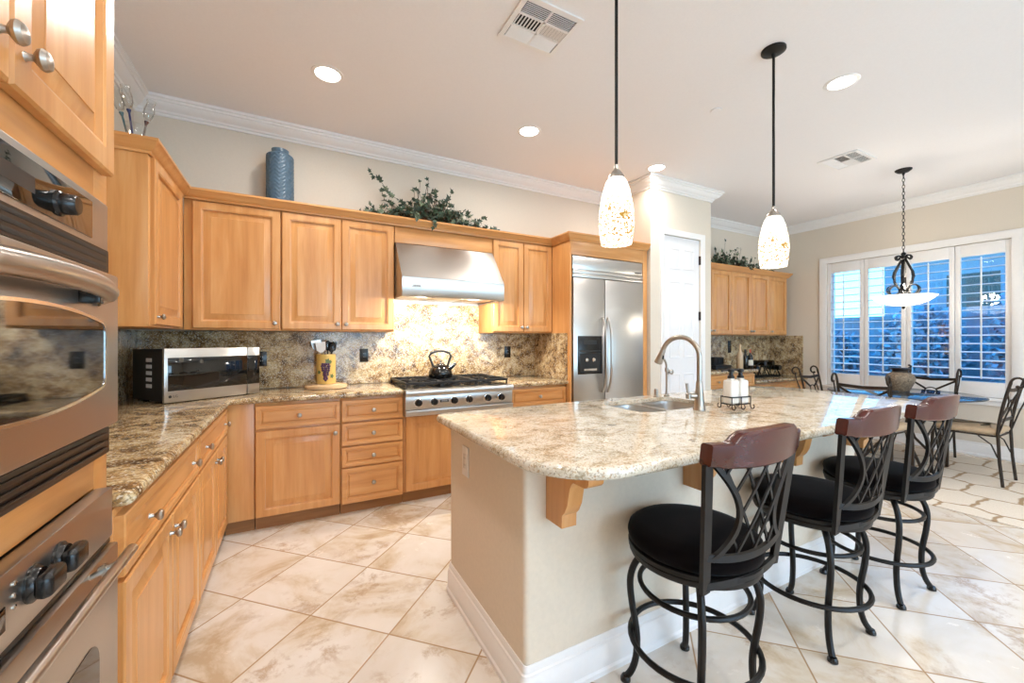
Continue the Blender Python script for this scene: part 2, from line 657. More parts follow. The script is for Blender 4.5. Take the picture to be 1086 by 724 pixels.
def sweep(mb, path, prof, side=1, closed=False):
    """run a (offset, z) profile along a plan path with mitred corners; offset goes to the right (side=1) or left (-1)"""
    n = len(path)
    P2 = [Vector(p) for p in path]
    rings = []
    for i in range(n):
        if closed or 0 < i < n - 1:
            e1 = (P2[i] - P2[i - 1]).normalized()
            e2 = (P2[(i + 1) % n] - P2[i]).normalized()
        elif i == 0:
            e1 = e2 = (P2[1] - P2[0]).normalized()
        else:
            e1 = e2 = (P2[-1] - P2[-2]).normalized()
        n1, n2 = Vector((e1.y, -e1.x)) * side, Vector((e2.y, -e2.x)) * side
        b = (n1 + n2) / (1 + n1.dot(n2))
        rings.append([(P2[i].x + b.x * o, P2[i].y + b.y * o, z) for o, z in prof])
    if closed:
        rings.append(rings[0])
        return mb.loft(rings, False, False)
    return mb.loft(rings)


# faces of furniture: fn(a, b, c) -> xyz, a along, b up, c out of the face
def S_(y):
    return lambda a, b, c: (a, y - c, b)


def E_(x):
    return lambda a, b, c: (x + c, a, b)


def W_(x):
    return lambda a, b, c: (x - c, a, b)


def panel(mb, fn, a0, a1, b0, b1, t=.022, fw=.058, raised=True):
    """a framed cabinet front: outer frame, stepped bead, sunk groove, raised field"""
    w, h = a1 - a0, b1 - b0
    fw = min(fw, w * .28, h * .28)
    if raised:
        lim = min(w, h) / 2 - fw - .012
        sl = max(.004, min(.034, lim * .6))
        R = [(0, 0), (0, t - .005), (.005, t), (fw - .010, t), (fw - .006, t - .003), (fw - .002, t - .0035), (fw, t - .016), (fw + .006, t - .017), (fw + .009, t - .016), (fw + .009 + sl, t - .005), (fw + .010 + sl, t - .003)]
    else:
        R = [(0, 0), (0, t - .003), (.003, t), (fw * .62 - .006, t), (fw * .62 - .001, t - .004), (fw * .62 + .003, t - .004), (fw * .62 + .005, t - .013), (fw * .62 + .012, t - .013), (fw * .62 + .019, t - .007)]
    rings = []
    for i, c in R:
        rings.append([fn(a0 + i, b0 + i, c), fn(a1 - i, b0 + i, c), fn(a1 - i, b1 - i, c), fn(a0 + i, b1 - i, c)])
    return mb.loft(rings)


def boxf(mb, fn, a0, a1, b0, b1, c0, c1, r=0.0):
    p, q = Vector(fn(a0, b0, c0)), Vector(fn(a1, b1, c1))
    return mb.box(min(p.x, q.x), max(p.x, q.x), min(p.y, q.y), max(p.y, q.y), min(p.z, q.z), max(p.z, q.z), r)


def knob(parent, fn, a, b, c, s=1.0, name='knob'):
    o = Vector(fn(a, b, c))
    d = Vector(fn(a, b, c + 1)) - o
    mb = MB()
    mb.lathe([(.009 * s, 0), (.0065 * s, .004 * s), (.005 * s, .012 * s), (.009 * s, .017 * s), (.0155 * s, .022 * s), (.0165 * s, .027 * s), (.013 * s, .032 * s), (.005 * s, .0345 * s), (.0002, .035 * s)], o, 16, d)
    return mb.build(name, 'nickel', parent)


def front(parent, kind, fn, a0, a1, b0, b1, knobs=(), t=.022, raised=True, s=1.0):
    mb = MB()
    panel(mb, fn, a0, a1, b0, b1, t, raised=raised)
    d = Vector(fn(1, 0, 0)) - Vector(fn(0, 0, 0))
    mat = 'wood_v' if kind == 'door' else ('wood_x' if abs(d.x) > .5 else 'wood_y')
    ob = mb.build(kind, mat, parent)
    for a, b in knobs:
        knob(ob, fn, a, b, t, s)
    return ob
# ------------------------------------------------------------------ room shell
CE = 3.05
XL, XR, YB, YF = -1.0, 6.8, 3.83, -3.6


def sbox(name, mat, *boxes, r=0.0):
    mb = MB()
    for b in boxes:
        mb.box(*b, r=r)
    return struct(mb.build(name, mat))


sbox('floor', 'floor', (XL - .1, XR + .1, YF - .1, YB + .1, -.1, 0))
sbox('ceiling', 'ceil', (XL - .1, XR + .1, YF - .1, YB + .1, CE, CE + .1))
sbox('wall_left', 'wall', (XL - .1, XL, YF, YB, 0, CE))
sbox('wall_back', 'wall', (XL - .1, XR + .1, YB, YB + .1, 0, CE))
FX0, FX1, FZ0, FZ1 = .4, 5.4, .12, 2.45
sbox('wall_front', 'wall', (XL - .1, FX0, YF - .1, YF, 0, CE), (FX1, XR + .1, YF - .1, YF, 0, CE), (FX0, FX1, YF - .1, YF, 0, FZ0), (FX0, FX1, YF - .1, YF, FZ1, CE))
mb = MB()
for x in (FX0, 1.63, 2.88, 4.13, FX1 - .05):
    mb.box(x, x + .05, YF - .08, YF - .03, FZ0, FZ1)
for z in (FZ0, FZ1 - .05):
    mb.box(FX0 + .05, FX1 - .05, YF - .079, YF - .031, z, z + .05)
win2 = struct(mb.build('added_window', 'trim'))  # window added to the unseen wall as an opening for the fill lamp
mb = MB()
mb.box(FX0 + .03, FX1 - .03, YF - .057, YF - .053, FZ0 + .03, FZ1 - .03)
mb.build('pane', 'pane', win2)
L = bpy.data.lights.new('added_fill_lamp', 'AREA')  # added area lamp beyond the window, brightens the whole room
L.shape = 'RECTANGLE'
L.size, L.size_y = FX1 - FX0, FZ1 - FZ0
L.energy = FILL_W
L.color = FILL_COL
o = bpy.data.objects.new('added_fill_lamp', L)
COL.objects.link(o)
o.location = ((FX0 + FX1) / 2, YF - .18, (FZ0 + FZ1) / 2)
o.rotation_euler = (PI / 2, 0, 0)
WY0, WY1, WZ0, WZ1 = 1.30, 3.02, .66, 2.40
sbox('wall_right', 'wall', (XR, XR + .14, YF, WY0, 0, CE), (XR, XR + .14, WY1, YB, 0, CE),
     (XR, XR + .14, WY0, WY1, 0, WZ0), (XR, XR + .14, WY0, WY1, WZ1, CE))
PX0, PX1, PY = 3.38, 4.38, 3.14
DX0, DX1, DZ = 3.585, 4.19, 2.465
sbox('wall_closet', 'wall', (PX0, DX0, PY, PY + .1, 0, CE), (DX1, PX1, PY, PY + .1, 0, CE), (DX0, DX1, PY, PY + .1, DZ, CE),
     (PX0, PX0 + .1, PY + .1, YB, 0, CE), (PX1 - .1, PX1, PY + .1, YB, 0, CE))

crown = [(0, 2.935), (.012, 2.935), (.014, 2.952), (.024, 2.955), (.030, 2.968), (.050, 2.978), (.072, 2.996), (.078, 3.010), (.088, 3.012),
         (.092, 3.026), (.104, 3.030), (.104, 3.049), (0, 3.049)]
mb = MB()
sweep(mb, [(XL, YF), (XL, YB), (PX0, YB), (PX0, PY), (PX1, PY), (PX1, YB), (XR, YB), (XR, YF)], crown)
tag(struct(mb.build('trim_1', 'trim')), 'white stepped crown moulding around the top of the walls', 'crown moulding')
BASEP = [(0, 0), (.022, 0), (.022, .018), (.016, .026), (.016, .098), (.012, .104), (.012, .117), (.007, .122), (.007, .134), (.003, .148), (0, .148)]
mb = MB()
sweep(mb, [(XR, 3.2), (XR, YF), (XL, YF), (XL, .40)], BASEP)
struct(mb.build('baseboard_right', 'trim'))
mb = MB()
sweep(mb, [(PX0, PY), (3.52, PY)], BASEP)
sweep(mb, [(4.26, PY), (PX1, PY), (PX1, 3.24)], BASEP)
struct(mb.build('baseboard_closet', 'trim'))

# pantry door: slab with six moulded panels, hinges, knob
f = S_(PY + .012)
mb = MB()
boxf(mb, f, DX0 + .004, DX1 - .004, .012, DZ - .004, -.035, 0)


def mould(mb, fn, a0, a1, b0, b1):
    R = [(0, 0), (.003, .005), (.010, .006), (.016, .0005), (.024, .0005), (.046, .006)]
    mb.loft([[fn(a0 + i, b0 + i, c), fn(a1 - i, b0 + i, c), fn(a1 - i, b1 - i, c), fn(a0 + i, b1 - i, c)] for i, c in R], cap0=False)


for a0, a1 in ((DX0 + .10, DX0 + .275), (DX1 - .275, DX1 - .10)):
    for b0, b1 in ((.22, .92), (1.10, 1.96), (2.10, 2.33)):
        mould(mb, f, a0, a1, b0, b1)
pdoor = tag(struct(mb.build('door_1', 'door')), 'white six-panel pantry door beside the refrigerator', 'door')
for z in (.93, 1.58, 2.227):
    mb = MB()
    mb.lathe([(.007, 0), (.007, .10)], (DX1 - .004, PY - .004, z - .05), 10)
    mb.box(DX1 - .016, DX1 + .002, PY - .004, PY + .010, z - .05, z + .05)
    mb.build('hinge', 'dark_vent', pdoor)
mb = MB()
mb.lathe([(.030, 0), (.030, .006), (.012, .010), (.012, .035), (.028, .048), (.030, .060), (.018, .070), (.001, .072)], (DX0 + .07, PY + .012, .95), 18, (0, -1, 0))
mb.build('door_knob', 'nickel', pdoor)
mb = MB()
cas = [(0, 0), (.060, 0), (.060, .018), (.05, .022), (.012, .014), (0, .010)]


def casing(mb, a0, a1, b0, b1, fn, sill=False):
    """mitred casing round an opening; rings of (inset, out)"""
    prof = [(-.062, 0), (-.062, .020), (-.052, .022), (-.012, .014), (0, .010), (0, 0)]
    corners = [(a0, b0, -1, 0), (a0, b1, -1, 1), (a1, b1, 1, 1), (a1, b0, 1, 0)]
    rings = []
    for a, b, sa, sb in corners:
        rings.append([fn(a + sa * -i, b + sb * -i, c) for i, c in prof])
    mb.loft(rings)


casing(mb, DX0, DX1, 0.0, DZ, S_(PY))
struct(mb.build('trim_2', 'trim'))

# window with four plantation shutter leaves
fw_ = W_(XR)
mb = MB()
prof = [(-.085, 0), (-.085, .022), (-.07, .026), (-.015, .018), (0, .012), (0, 0)]
cs = [(WY0, WZ0, -1, -1), (WY0, WZ1, -1, 1), (WY1, WZ1, 1, 1), (WY1, WZ0, 1, -1), (WY0, WZ0, -1, -1)]
mb.loft([[fw_(a - sa * i, b - sb * i, c) for i, c in prof] for a, b, sa, sb in cs])
mb.box(XR - .05, XR, WY0 - .11, WY1 + .11, WZ0 - .03, WZ0, .006)
struct(mb.build('trim_3', 'trim'))
mb = MB()
for y0, y1 in ((WY0, WY0 + .045), (WY1 - .045, WY1), ((WY0 + WY1) / 2 - .03, (WY0 + WY1) / 2 + .03)):
    mb.box(XR + .085, XR + .13, y0, y1, WZ0, WZ1)
for z0, z1 in ((WZ0, WZ0 + .05), (WZ1 - .05, WZ1)):
    mb.box(XR + .085, XR + .13, WY0, WY1, z0, z1)
win = tag(struct(mb.build('window_1', 'trim')), 'wide window with white plantation shutters behind the dining table', 'window')
mb = MB()
mb.box(XR + .105, XR + .109, WY0 + .03, WY1 - .03, WZ0 + .03, WZ1 - .03)
mb.build('pane', 'pane', win)
PW = (WY1 - WY0) / 4
for k in range(4):
    y0, y1 = WY0 + PW * k + .002, WY0 + PW * (k + 1) - .002
    x0, x1 = XR + .012, XR + .042
    mb = MB()
    mb.box(x0, x1, y0, y0 + .046, WZ0 + .004, WZ1 - .004, .003)
    mb.box(x0, x1, y1 - .046, y1, WZ0 + .004, WZ1 - .004, .003)
    mb.box(x0, x1, y0 + .046, y1 - .046, WZ0 + .004, .83, .003)
    mb.box(x0, x1, y0 + .046, y1 - .046, 2.255, WZ1 - .004, .003)
    sh = mb.build('shutter_frame', 'trim', win)
    mb = MB()
    nl = 15
    for i in range(nl):
        z = .878 + i * (2.215 - .878) / (nl - 1)
        ring0 = []
        for q in range(10):
            an = 2 * PI * q / 10
            u_, w_ = .044 * math.cos(an), .0065 * math.sin(an)
            tl = math.radians(6)
            ring0.append((u_ * math.cos(tl) - w_ * math.sin(tl), u_ * math.sin(tl) + w_ * math.cos(tl)))
        mb.loft([[(XR + .027 + u_, yy, z + w_) for u_, w_ in ring0] for yy in (y0 + .047, y1 - .047)])
    mb.build('louvers', 'trim', sh)
    mb = MB()
    mb.box(XR - .030, XR - .020, (y0 + y1) / 2 - .007, (y0 + y1) / 2 + .007, .865, 2.235, .003)
    mb.build('tilt_rod', 'trim', sh)

# ------------------------------------------------------------------ outside the window
M['block'] = plain('garden_wall_block', '#7d878e', .9, var=.1, nscale=5)
M['soil'] = plain('outside_paving', '#8a8580', .9, var=.15, nscale=3)
M['stucco'] = plain('house_stucco', '#9298a0', .9, var=.05, nscale=6)
M['rooftile'] = plain('roof_tile', '#7b6a60', .9, var=.2, nscale=9)
M['shrub'] = plain('shrub_leaf', '#7a98a4', .6, var=.35, nscale=6)
M['bark'] = plain('shrub_bark', '#4b4038', .9, var=.2)
sbox('ground', 'soil', (XR + .16, 26, -12, 16, -.25, -.1))
gw = sbox('wall_garden', 'block', (11.5, 11.7, -9, 13, -.1, 1.75), (11.46, 11.74, -9, 13, 1.75, 1.83))


def shrub(label, x, y, h, w, n, seed):
    rnd = random.Random(seed)
    t = thing('garden_shrub', label, 'shrub', (x, y, -.1), 'shrubs in front of the garden wall')
    mb = MB()
    for k in range(6):
        a = 2 * PI * k / 6 + rnd.random()
        mb.tube([(x, y, -.1), (x + .12 * w * math.cos(a), y + .12 * w * math.sin(a), h * .4), (x + .3 * w * math.cos(a), y + .3 * w * math.sin(a), h * .8)], [.03, .022, .01], 6)
    mb.build('branches', 'bark', t)
    mb = MB()
    for k in range(n):
        while True:
            p = Vector((rnd.uniform(-1, 1), rnd.uniform(-1, 1), rnd.uniform(-1, 1)))
            if .35 < p.length < 1:
                break
        c = Vector((x + p.x * w * .5, y + p.y * w * .5, h * .52 + p.z * h * .5))
        d = Vector((rnd.gauss(0, 1), rnd.gauss(0, 1), rnd.gauss(.4, 1))).normalized()
        s = d.cross(Vector((rnd.gauss(0, 1), rnd.gauss(0, 1), 1))).normalized()
        L, Wd = rnd.uniform(.10, .2), rnd.uniform(.03, .05)
        mb.face([c, c + d * L * .45 + s * Wd, c + d * L, c + d * L * .45 - s * Wd])
    tag(mb.build('foliage', 'shrub', t, normals=False), kind='stuff')


shrub('tallest garden shrub, seen through the right-hand shutter leaf', 10.3, 1.6, 2.4, 1.25, 2600, 1)
shrub('garden shrub seen through the second shutter leaf from the right', 10.6, 3.15, 1.9, 1.25, 2200, 2)
shrub('garden shrub seen low through the second shutter leaf from the left', 10.4, 4.6, 1.5, 1.2, 1800, 3)
shrub('garden shrub seen through the left shutter leaf, below the pale sky', 10.4, 5.95, 1.6, 1.1, 1800, 4)
hs = thing('neighbour_house', 'neighbouring house with a tiled roof beyond the garden wall', 'house', (17, 2.5, -.1))
mb = MB()
mb.box(15.5, 21, -3.5, 5.4, -.1, 3.75)
hw = mb.build('house_walls', 'stucco', hs)
for y in (3.6, 1.9, .4):
    mb = MB()
    mb.box(15.44, 15.5, y - .55, y + .55, 2.1, 3.1, .01)
    wf = mb.build('house_window', 'stucco', hs)
    mb = MB()
    mb.box(15.42, 15.45, y - .47, y + .47, 2.17, 3.03)
    mb.build('glazing', 'black_glass', wf)
mb = MB()
mb.loft([[(15.0, -4, 3.75), (21.5, -4, 3.75), (21.5, 5.9, 3.75), (15.0, 5.9, 3.75)], [(15.0, -4, 3.9), (21.5, -4, 3.9), (21.5, 5.9, 3.9), (15.0, 5.9, 3.9)],
         [(18.0, -1.2, 5.3), (18.5, -1.2, 5.3), (18.5, 3.1, 5.3), (18.0, 3.1, 5.3)]])
mb.build('roof', 'rooftile', hs)

# ------------------------------------------------------------------ lamps in the ceiling
CANS = [(.20, 2.93, 'recessed ceiling light over the left corner of the counter'),
        (1.74, 2.93, 'recessed ceiling light in front of the range hood'),
        (3.25, 2.94, 'recessed ceiling light beside the pantry crown moulding'),
        (3.28, 1.37, 'recessed ceiling light beyond the second pendant, on the dining side')]
ADDED_CANS = [(.20, 1.37), (1.74, -.20), (.20, -.20), (3.28, -.20), (1.0, -2.0), (3.0, -2.0), (5.2, -1.2), (5.0, -2.6), (2.0, -3.0), (4.0, -3.1), (.2, -3.0)]  # unseen cans added for extra light


def can_light(x, y, label):
    t = thing('recessed_light', label, 'ceiling light', (x, y, CE), 'recessed ceiling lights')
    mb = MB()
    mb.lathe([(.075, -.001), (.078, -.006), (.098, -.003), (.100, -.0005)], (x, y, CE), 32, cap0=False, cap1=False)
    mb.build('trim_ring', 'trim', t)
    mb = MB()
    mb.lathe([(.076, -.002), (.04, -.006), (.001, -.007)], (x, y, CE), 28)
    mb.build('lamp_lens', 'can_lens', t)
    L = bpy.data.lights.new('can_lamp', 'AREA')
    L.shape = 'DISK'
    L.size = .14
    L.energy = CAN_W
    L.color = CAN_COL
    L.spread = math.radians(165)
    lo = bpy.data.objects.new('can_lamp', L)
    COL.objects.link(lo)
    lo.parent = t
    lo.location = (0, 0, -.012)
    return t


for x, y, lb in CANS:
    can_light(x, y, lb)
for i, (x, y) in enumerate(ADDED_CANS):
    can_light(x, y, 'added unseen ceiling light for fill, above and behind the camera')

# ------------------------------------------------------------------ cabinets along the walls
UB, UT = 1.37, 2.30


def upper(name, label, fn, a0, a1, doors, depth=.328, z0=UB, z1=UT, grp='maple wall cabinets', dz0=None, dz1=None):
    p, q = Vector(fn(a0, z0, -depth)), Vector(fn(a1, z1, 0))
    t = thing(name, label, 'cabinet', ((p.x + q.x) / 2, (p.y + q.y) / 2, z0), grp)
    mb = MB()
    boxf(mb, fn, a0, a1, z0, z1, -depth, 0, .002)
    mb.build('carcass', 'wood_v', t)
    for d0, d1, ks in doors:
        front(t, 'door', fn, d0, d1, (dz0 or z0 + .012), (dz1 or 2.258), [(k, z0 + .055) for k in ks])
    return t


fE = E_(-.66)
upper('wall_cabinet', 'tall narrow maple wall cabinet on the left wall, next to the ovens', fE, 2.74, 3.495, [(2.775, 3.37, (2.81,))], .338)
fS = S_(3.50)
upper('wall_cabinet', 'single wide-door maple wall cabinet in the corner above the microwave', fS, -.658, -.082, [(-.608, -.086, (-.12,))])
upper('wall_cabinet', 'double-door maple wall cabinet above the utensil crock, left of the hood', fS, -.079, .752, [(-.075, .335, (.305,)), (.340, .746, (.370,))])
upper('wall_cabinet', 'double-door maple wall cabinet between the hood and the refrigerator', fS, 1.668, 2.343, [(1.675, 2.002, (1.975,)), (2.008, 2.338, (2.035,))])
mb = MB()
mb.box(.755, 1.665, 3.505, 3.828, 2.128, 2.30, .002)
mb.box(.755, 1.665, 3.495, 3.505, 2.128, 2.258, .002)
tag(mb.build('hood_valance', 'wood_x'), 'maple board filling in above the steel range hood', 'cabinet panel')

# refrigerator surround
t = thing('refrigerator_surround', 'maple surround framing the steel refrigerator', 'cabinet', (2.86, 3.5, 0))
mb = MB()
mb.box(2.346, 2.366, 3.18, 3.828, 0, 2.30, .001)
mb.build('side_panel', 'wood_v', t)
mb = MB()
mb.box(3.352, 3.372, 3.18, 3.828, 0, 2.30, .001)
mb.build('side_panel', 'wood_v', t)
mb = MB()
mb.box(3.312, 3.352, 3.18, 3.20, 0, 2.30, .001)
mb.build('stile', 'wood_v', t)
mb = MB()
mb.box(2.366, 3.312, 3.18, 3.20, 2.128, 2.30, .001)
mb.box(2.366, 3.352, 3.20, 3.828, 2.27, 2.30)
mb.build('top_panel', 'wood_x', t)

ccp = [(.001, 2.262), (.010, 2.262), (.014, 2.274), (.022, 2.278), (.034, 2.294), (.044, 2.312), (.052, 2.318), (.052, 2.332), (.001, 2.332)]
mb = MB()
sweep(mb, [(-.998, 2.739), (-.659, 2.739), (-.659, 3.479), (.0, 3.479)] + [(2.345, 3.479), (2.345, 3.179), (3.373, 3.179)], ccp)
tag(mb.build('cabinet_crown', 'wood_x'), 'maple crown moulding running along the tops of the wall cabinets', 'cabinet moulding')

# base cabinets
BT = .872


def base(label, fn, a0, a1, depth, fronts, toe=.09, carc_top=BT, name='base_cabinet'):
    p, q = Vector(fn(a0, 0, -depth)), Vector(fn(a1, 0, 0))
    t = thing(name, label, 'cabinet', ((p.x + q.x) / 2, (p.y + q.y) / 2, 0), 'maple base cabinets')
    mb = MB()
    boxf(mb, fn, a0, a1, toe, carc_top, -depth, 0, .0015)
    mb.build('carcass', 'wood_v', t)
    mb = MB()
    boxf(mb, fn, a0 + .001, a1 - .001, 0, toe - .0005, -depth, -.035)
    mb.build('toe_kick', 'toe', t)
    for kind, f0, f1, b0, b1, ks in fronts:
        front(t, kind, fn, f0, f1, b0, b1, ks, raised=(kind == 'door'), s=1.0)
    return t


fL = E_(-.40)
DT, DB, OT, OB = .852, .695, .680, .095
base('long maple base cabinet on the left, nearest the ovens', fL, 1.376, 2.322, .597,
     [('drawer', 1.385, 2.312, DB, DT, ((1.58, .775), (2.17, .775))), ('door', 1.385, 1.846, OB, OT, ((1.815, .625),)), ('door', 1.851, 2.312, OB, OT, ((1.882, .625),))])
base('maple base cabinet on the left, in front of the microwave', fL, 2.325, 3.24, .597,
     [('drawer', 2.335, 3.222, DB, DT, ((2.47, .775), (3.08, .775))), ('door', 2.335, 2.772, OB, OT, ((2.742, .625),)), ('door', 2.777, 3.222, OB, OT, ((2.807, .625),))])
fB = S_(3.25)
base('plain filler of the corner base cabinet, where the two counters meet', fB, -.398, -.232, .575, [])
base('maple base cabinet with one drawer over one door, left of the drawer stack', fB, -.229, .306, .575,
     [('drawer', -.225, .302, DB, DT, ((.038, .775),)), ('door', -.225, .302, OB, OT, ((.270, .625),))])
base('maple stack of four drawers, left of the gas cooktop', fB, .309, .768, .575,
     [('drawer', .315, .762, DB, DT, ((.538, .773),)), ('drawer', .315, .762, .517, .683, ((.538, .600),)), ('drawer', .315, .762, .358, .505, ((.538, .432),)), ('drawer', .315, .762, .085, .346, ((.538, .226),))])
base('maple base cabinet under the gas cooktop', fB, .771, 1.709, .575,
     [('door', .784, 1.236, OB, .690, ()), ('door', 1.242, 1.700, OB, .690, ())], carc_top=.698)
base('maple base cabinet with a drawer, between the gas cooktop and the refrigerator', fB, 1.712, 2.344, .575,
     [('drawer', 1.728, 2.335, DB, DT, ((2.03, .775),)), ('door', 1.728, 2.028, OB, OT, ((2.0, .625),)), ('door', 2.034, 2.335, OB, OT, ((2.06, .625),))])

# counters and splashbacks
mb = MB()
slab(mb, round_poly([(-.978, 1.377), (-.36, 1.377), (-.36, 3.20), (.762, 3.20), (.762, 3.808), (-.978, 3.808)], [0, .02, .0, 0, 0, 0], 4), .874, .914, .018)
tag(mb.build('countertop', 'granite_w'), 'L-shaped brown granite worktop with the microwave on it', 'countertop')
mb = MB()
slab(mb, [(1.713, 3.20), (2.343, 3.20), (2.343, 3.808), (1.713, 3.808)], .874, .914, .018)
tag(mb.build('countertop', 'granite_w'), 'short granite worktop between the gas cooktop and the refrigerator', 'countertop')
mb = MB()
mb.box(-.978, .754, 3.81, 3.828, .915, 1.368)
mb.box(.754, 1.666, 3.81, 3.828, .91, 2.126)
mb.box(1.666, 2.343, 3.81, 3.828, .915, 1.368)
tag(mb.build('backsplash', 'granite_w'), 'granite splashback running behind the range and along the back wall', 'backsplash')
mb = MB()
mb.box(-.998, -.980, 1.377, 3.828, .874, 1.368)
tag(mb.build('backsplash', 'granite_w'), 'granite splashback on the left wall behind the microwave', 'backsplash')
mb = MB()
mb.box(2.329, 2.3445, 3.22, 3.809, .915, 1.368)
tag(mb.build('backsplash', 'granite_w'), 'granite splashback on the side of the refrigerator surround', 'backsplash')


def outlet(label, fn, a, b, mat, w=.072, h=.118, cat='outlet'):
    p = Vector(fn(a, b, 0))
    t = thing('outlet_cover' if cat == 'outlet' else 'switch_plate', label, cat, p)
    mb = MB()
    boxf(mb, fn, a - w / 2, a + w / 2, b - h / 2, b + h / 2, 0.0005, .006, .002)
    pl = mb.build('cover_plate', mat, t)
    mb = MB()
    boxf(mb, fn, a - .017, a + .017, b - .034, b + .034, .006, .0085, .001)
    ins = mb.build('socket_insert', 'black_gloss' if mat != 'white_plastic' else 'white_ceramic', t)
    mb = MB()
    for q in (-.016, .016):
        for e in (-.006, .006):
            boxf(mb, fn, a + e - .001, a + e + .001, b + q - .004, b + q + .004, .0084, .0088)
    mb.build('slots', 'logo_grey' if mat != 'white_plastic' else 'logo_dark', ins)
    return t


fo = S_(3.81)
outlet('black outlet between the utensil crock and the range', fo, .554, 1.165, 'black_gloss')
outlet('black outlet right of the range, under the wall cabinet', fo, 1.994, 1.175, 'black_gloss')
outlet('black outlet peeking out behind the microwave', fo, -.222, 1.150, 'black_gloss')

# ------------------------------------------------------------------ oven tower
TX = -.41
t = thing('oven_cabinet', 'tall maple cabinet housing the two built-in ovens', 'cabinet', (-.7, .92, 0))
mb = MB()
mb.box(-.998, TX - .02, 1.352, 1.372, 0, 2.75, .001)
mb.build('side_panel', 'wood_v', t)
mb = MB()
mb.box(-.998, TX - .02, .478, .498, 0, 2.75, .001)
mb.build('side_panel', 'wood_v', t)
mb = MB()
fT = E_(TX - .02)
for a0, a1 in ((.478, .552), (1.298, 1.372)):
    boxf(mb, fT, a0, a1, .09, 2.75, .0005, .02, .001)
for b0, b1 in ((1.612, 1.715), (.955, 1.034), (.09, .20), (2.55, 2.75)):
    boxf(mb, fT, .552, 1.298, b0, b1, .0005, .02, .001)
mb.build('face_frame', 'wood_y', t)
mb = MB()
mb.box(-.998, TX - .021, .499, 1.351, 1.655, 1.675)
mb.box(-.998, TX - .021, .499, 1.351, .975, 1.0)
mb.box(-.998, TX - .021, .499, 1.351, 2.73, 2.75)
mb.box(-.998, -.98, .499, 1.351, .1, 2.73)
mb.build('shelves', 'wood_y', t)
fD = E_(TX + .001)
for d0, d1, kx in ((.505, .927, .895), (.932, 1.345, .965)):
    mb = MB()
    panel(mb, fD, d0, d1, 1.700, 2.62, .022, .062)
    dd = mb.build('door', 'wood_v', t)
    o = Vector(fD(kx, 1.765, .022))
    mb = MB()
    mb.lathe([(.008, 0), (.006, .004), (.0055, .010), (.010, .013), (.0165, .018), (.018, .023), (.014, .029), (.005, .032), (.0002, .0325)], o, 18, (1, 0, 0), sx=1.0, sy=1.0)
    mb.build('knob', 'nickel', dd)

OY0, OY1 = .558, 1.300
fO = E_(-.385)
ov = thing('wall_oven', 'upper stainless wall oven with an arched glass window and big curved handle', 'oven', (-.6, .93, 1.034))
mb = MB()
mb.box(-.96, -.431, .575, 1.283, 1.04, 1.60)
boxf(mb, fO, OY0, OY1, 1.455, 1.618, -.024, 0, .006)
boxf(mb, fO, OY0, OY1, 1.036, 1.455, -.024, -.012)
mb.build('oven_body', 'steel_y', ov)
mb = MB()
boxf(mb, fO, OY0 + .095, OY1 - .095, 1.520, 1.600, -.0005, .003, .002)
gp = mb.build('control_glass', 'black_glass', ov)
mb = MB()
boxf(mb, fO, .88, .98, 1.545, 1.572, .003, .0035)
mb.build('display', 'logo_dark', gp)
for y in (.80, 1.06):
    mb = MB()
    mb.lathe([(.024, 0), (.023, .004), (.020, .006), (.0185, .024), (.016, .027), (.001, .0275)], fO(y, 1.553, .003), 24, (1, 0, 0))
    mb.build('control_knob', 'black_gloss', ov)
mb = MB()
boxf(mb, fO, OY0 + .004, OY1 - .008, 1.458, 1.508, -.0005, .002)
vn = mb.build('vent_grille', 'dark_vent', ov)
mb = MB()
for k in range(3):
    boxf(mb, fO, OY0 + .02, OY1 - .022, 1.4635 + k * .0155, 1.4715 + k * .0155, .0019, .0026, .0004)
mb.build('vent_slots', 'black_matte', vn)
# door with arched opening
mb = MB()
boxf(mb, fO, OY0, OY1, 1.104, 1.452, -.011, .018, .006)
dr = mb.build('oven_door', 'steel_y', ov)


def arch(a0, a1, b0, b1, sag, n=14, r=.018):
    pts = []
    for i in range(n + 1):
        f_ = i / n
        pts.append((a0 + (a1 - a0) * f_, b0 - sag * (1 - (2 * f_ - 1) ** 2)))
    for i in range(n + 1):
        f_ = 1 - i / n
        pts.append((a0 + (a1 - a0) * f_, b1 + sag * (1 - (2 * f_ - 1) ** 2)))
    q = [(p[0], p[1]) for p in pts]
    rr = [0] * len(q)
    rr[0] = rr[n] = rr[n + 1] = rr[-1] = r
    return round_poly(q, rr, 4)


ap = arch(.65, 1.212, 1.203, 1.333, .026)
mb = MB()
mb.prism(ap, fO, .0175, .0195)
mb.build('oven_window', 'black_glass', dr)
mb = MB()
outer = offset_poly(ap, .006)
mb.loft([[fO(a, b, .018) for a, b in outer], [fO(a, b, .021) for a, b in outer], [fO(a, b, .021) for a, b in ap], [fO(a, b, .018) for a, b in ap]], False, False)
mb.build('window_rim', 'chrome', dr)
mb = MB()
pts = [(-.372, 1.176, 1.386)]
for i in range(25):
    f_ = i / 24
    s_ = 2 * f_ - 1
    pts.append((-.356 + .034 * (1 - abs(s_) ** 2.5), 1.192 - .524 * f_, 1.400 + .006 * (1 - s_ * s_)))
pts.append((-.372, .684, 1.386))
mb.tube(pts, [.017] + [.0195] * 25 + [.017], 16)
hd = mb.build('handle', 'steel_y', dr)
for y in (1.10, .76):
    mb = MB()
    mb.box(-.367, -.335, y - .010, y + .010, 1.372, 1.40, .003)
    mb.build('handle_bracket', 'black_gloss', hd)
mb = MB()
boxf(mb, fO, OY0, OY1 - .006, 1.036, 1.098, -.010, .004, .004)
for k in range(3):
    boxf(mb, fO, OY0 + .03, OY1 - .03, 1.046 + k * .017, 1.055 + k * .017, .004, .010, .002)
mb.build('lower_vent', 'dark_vent', ov)

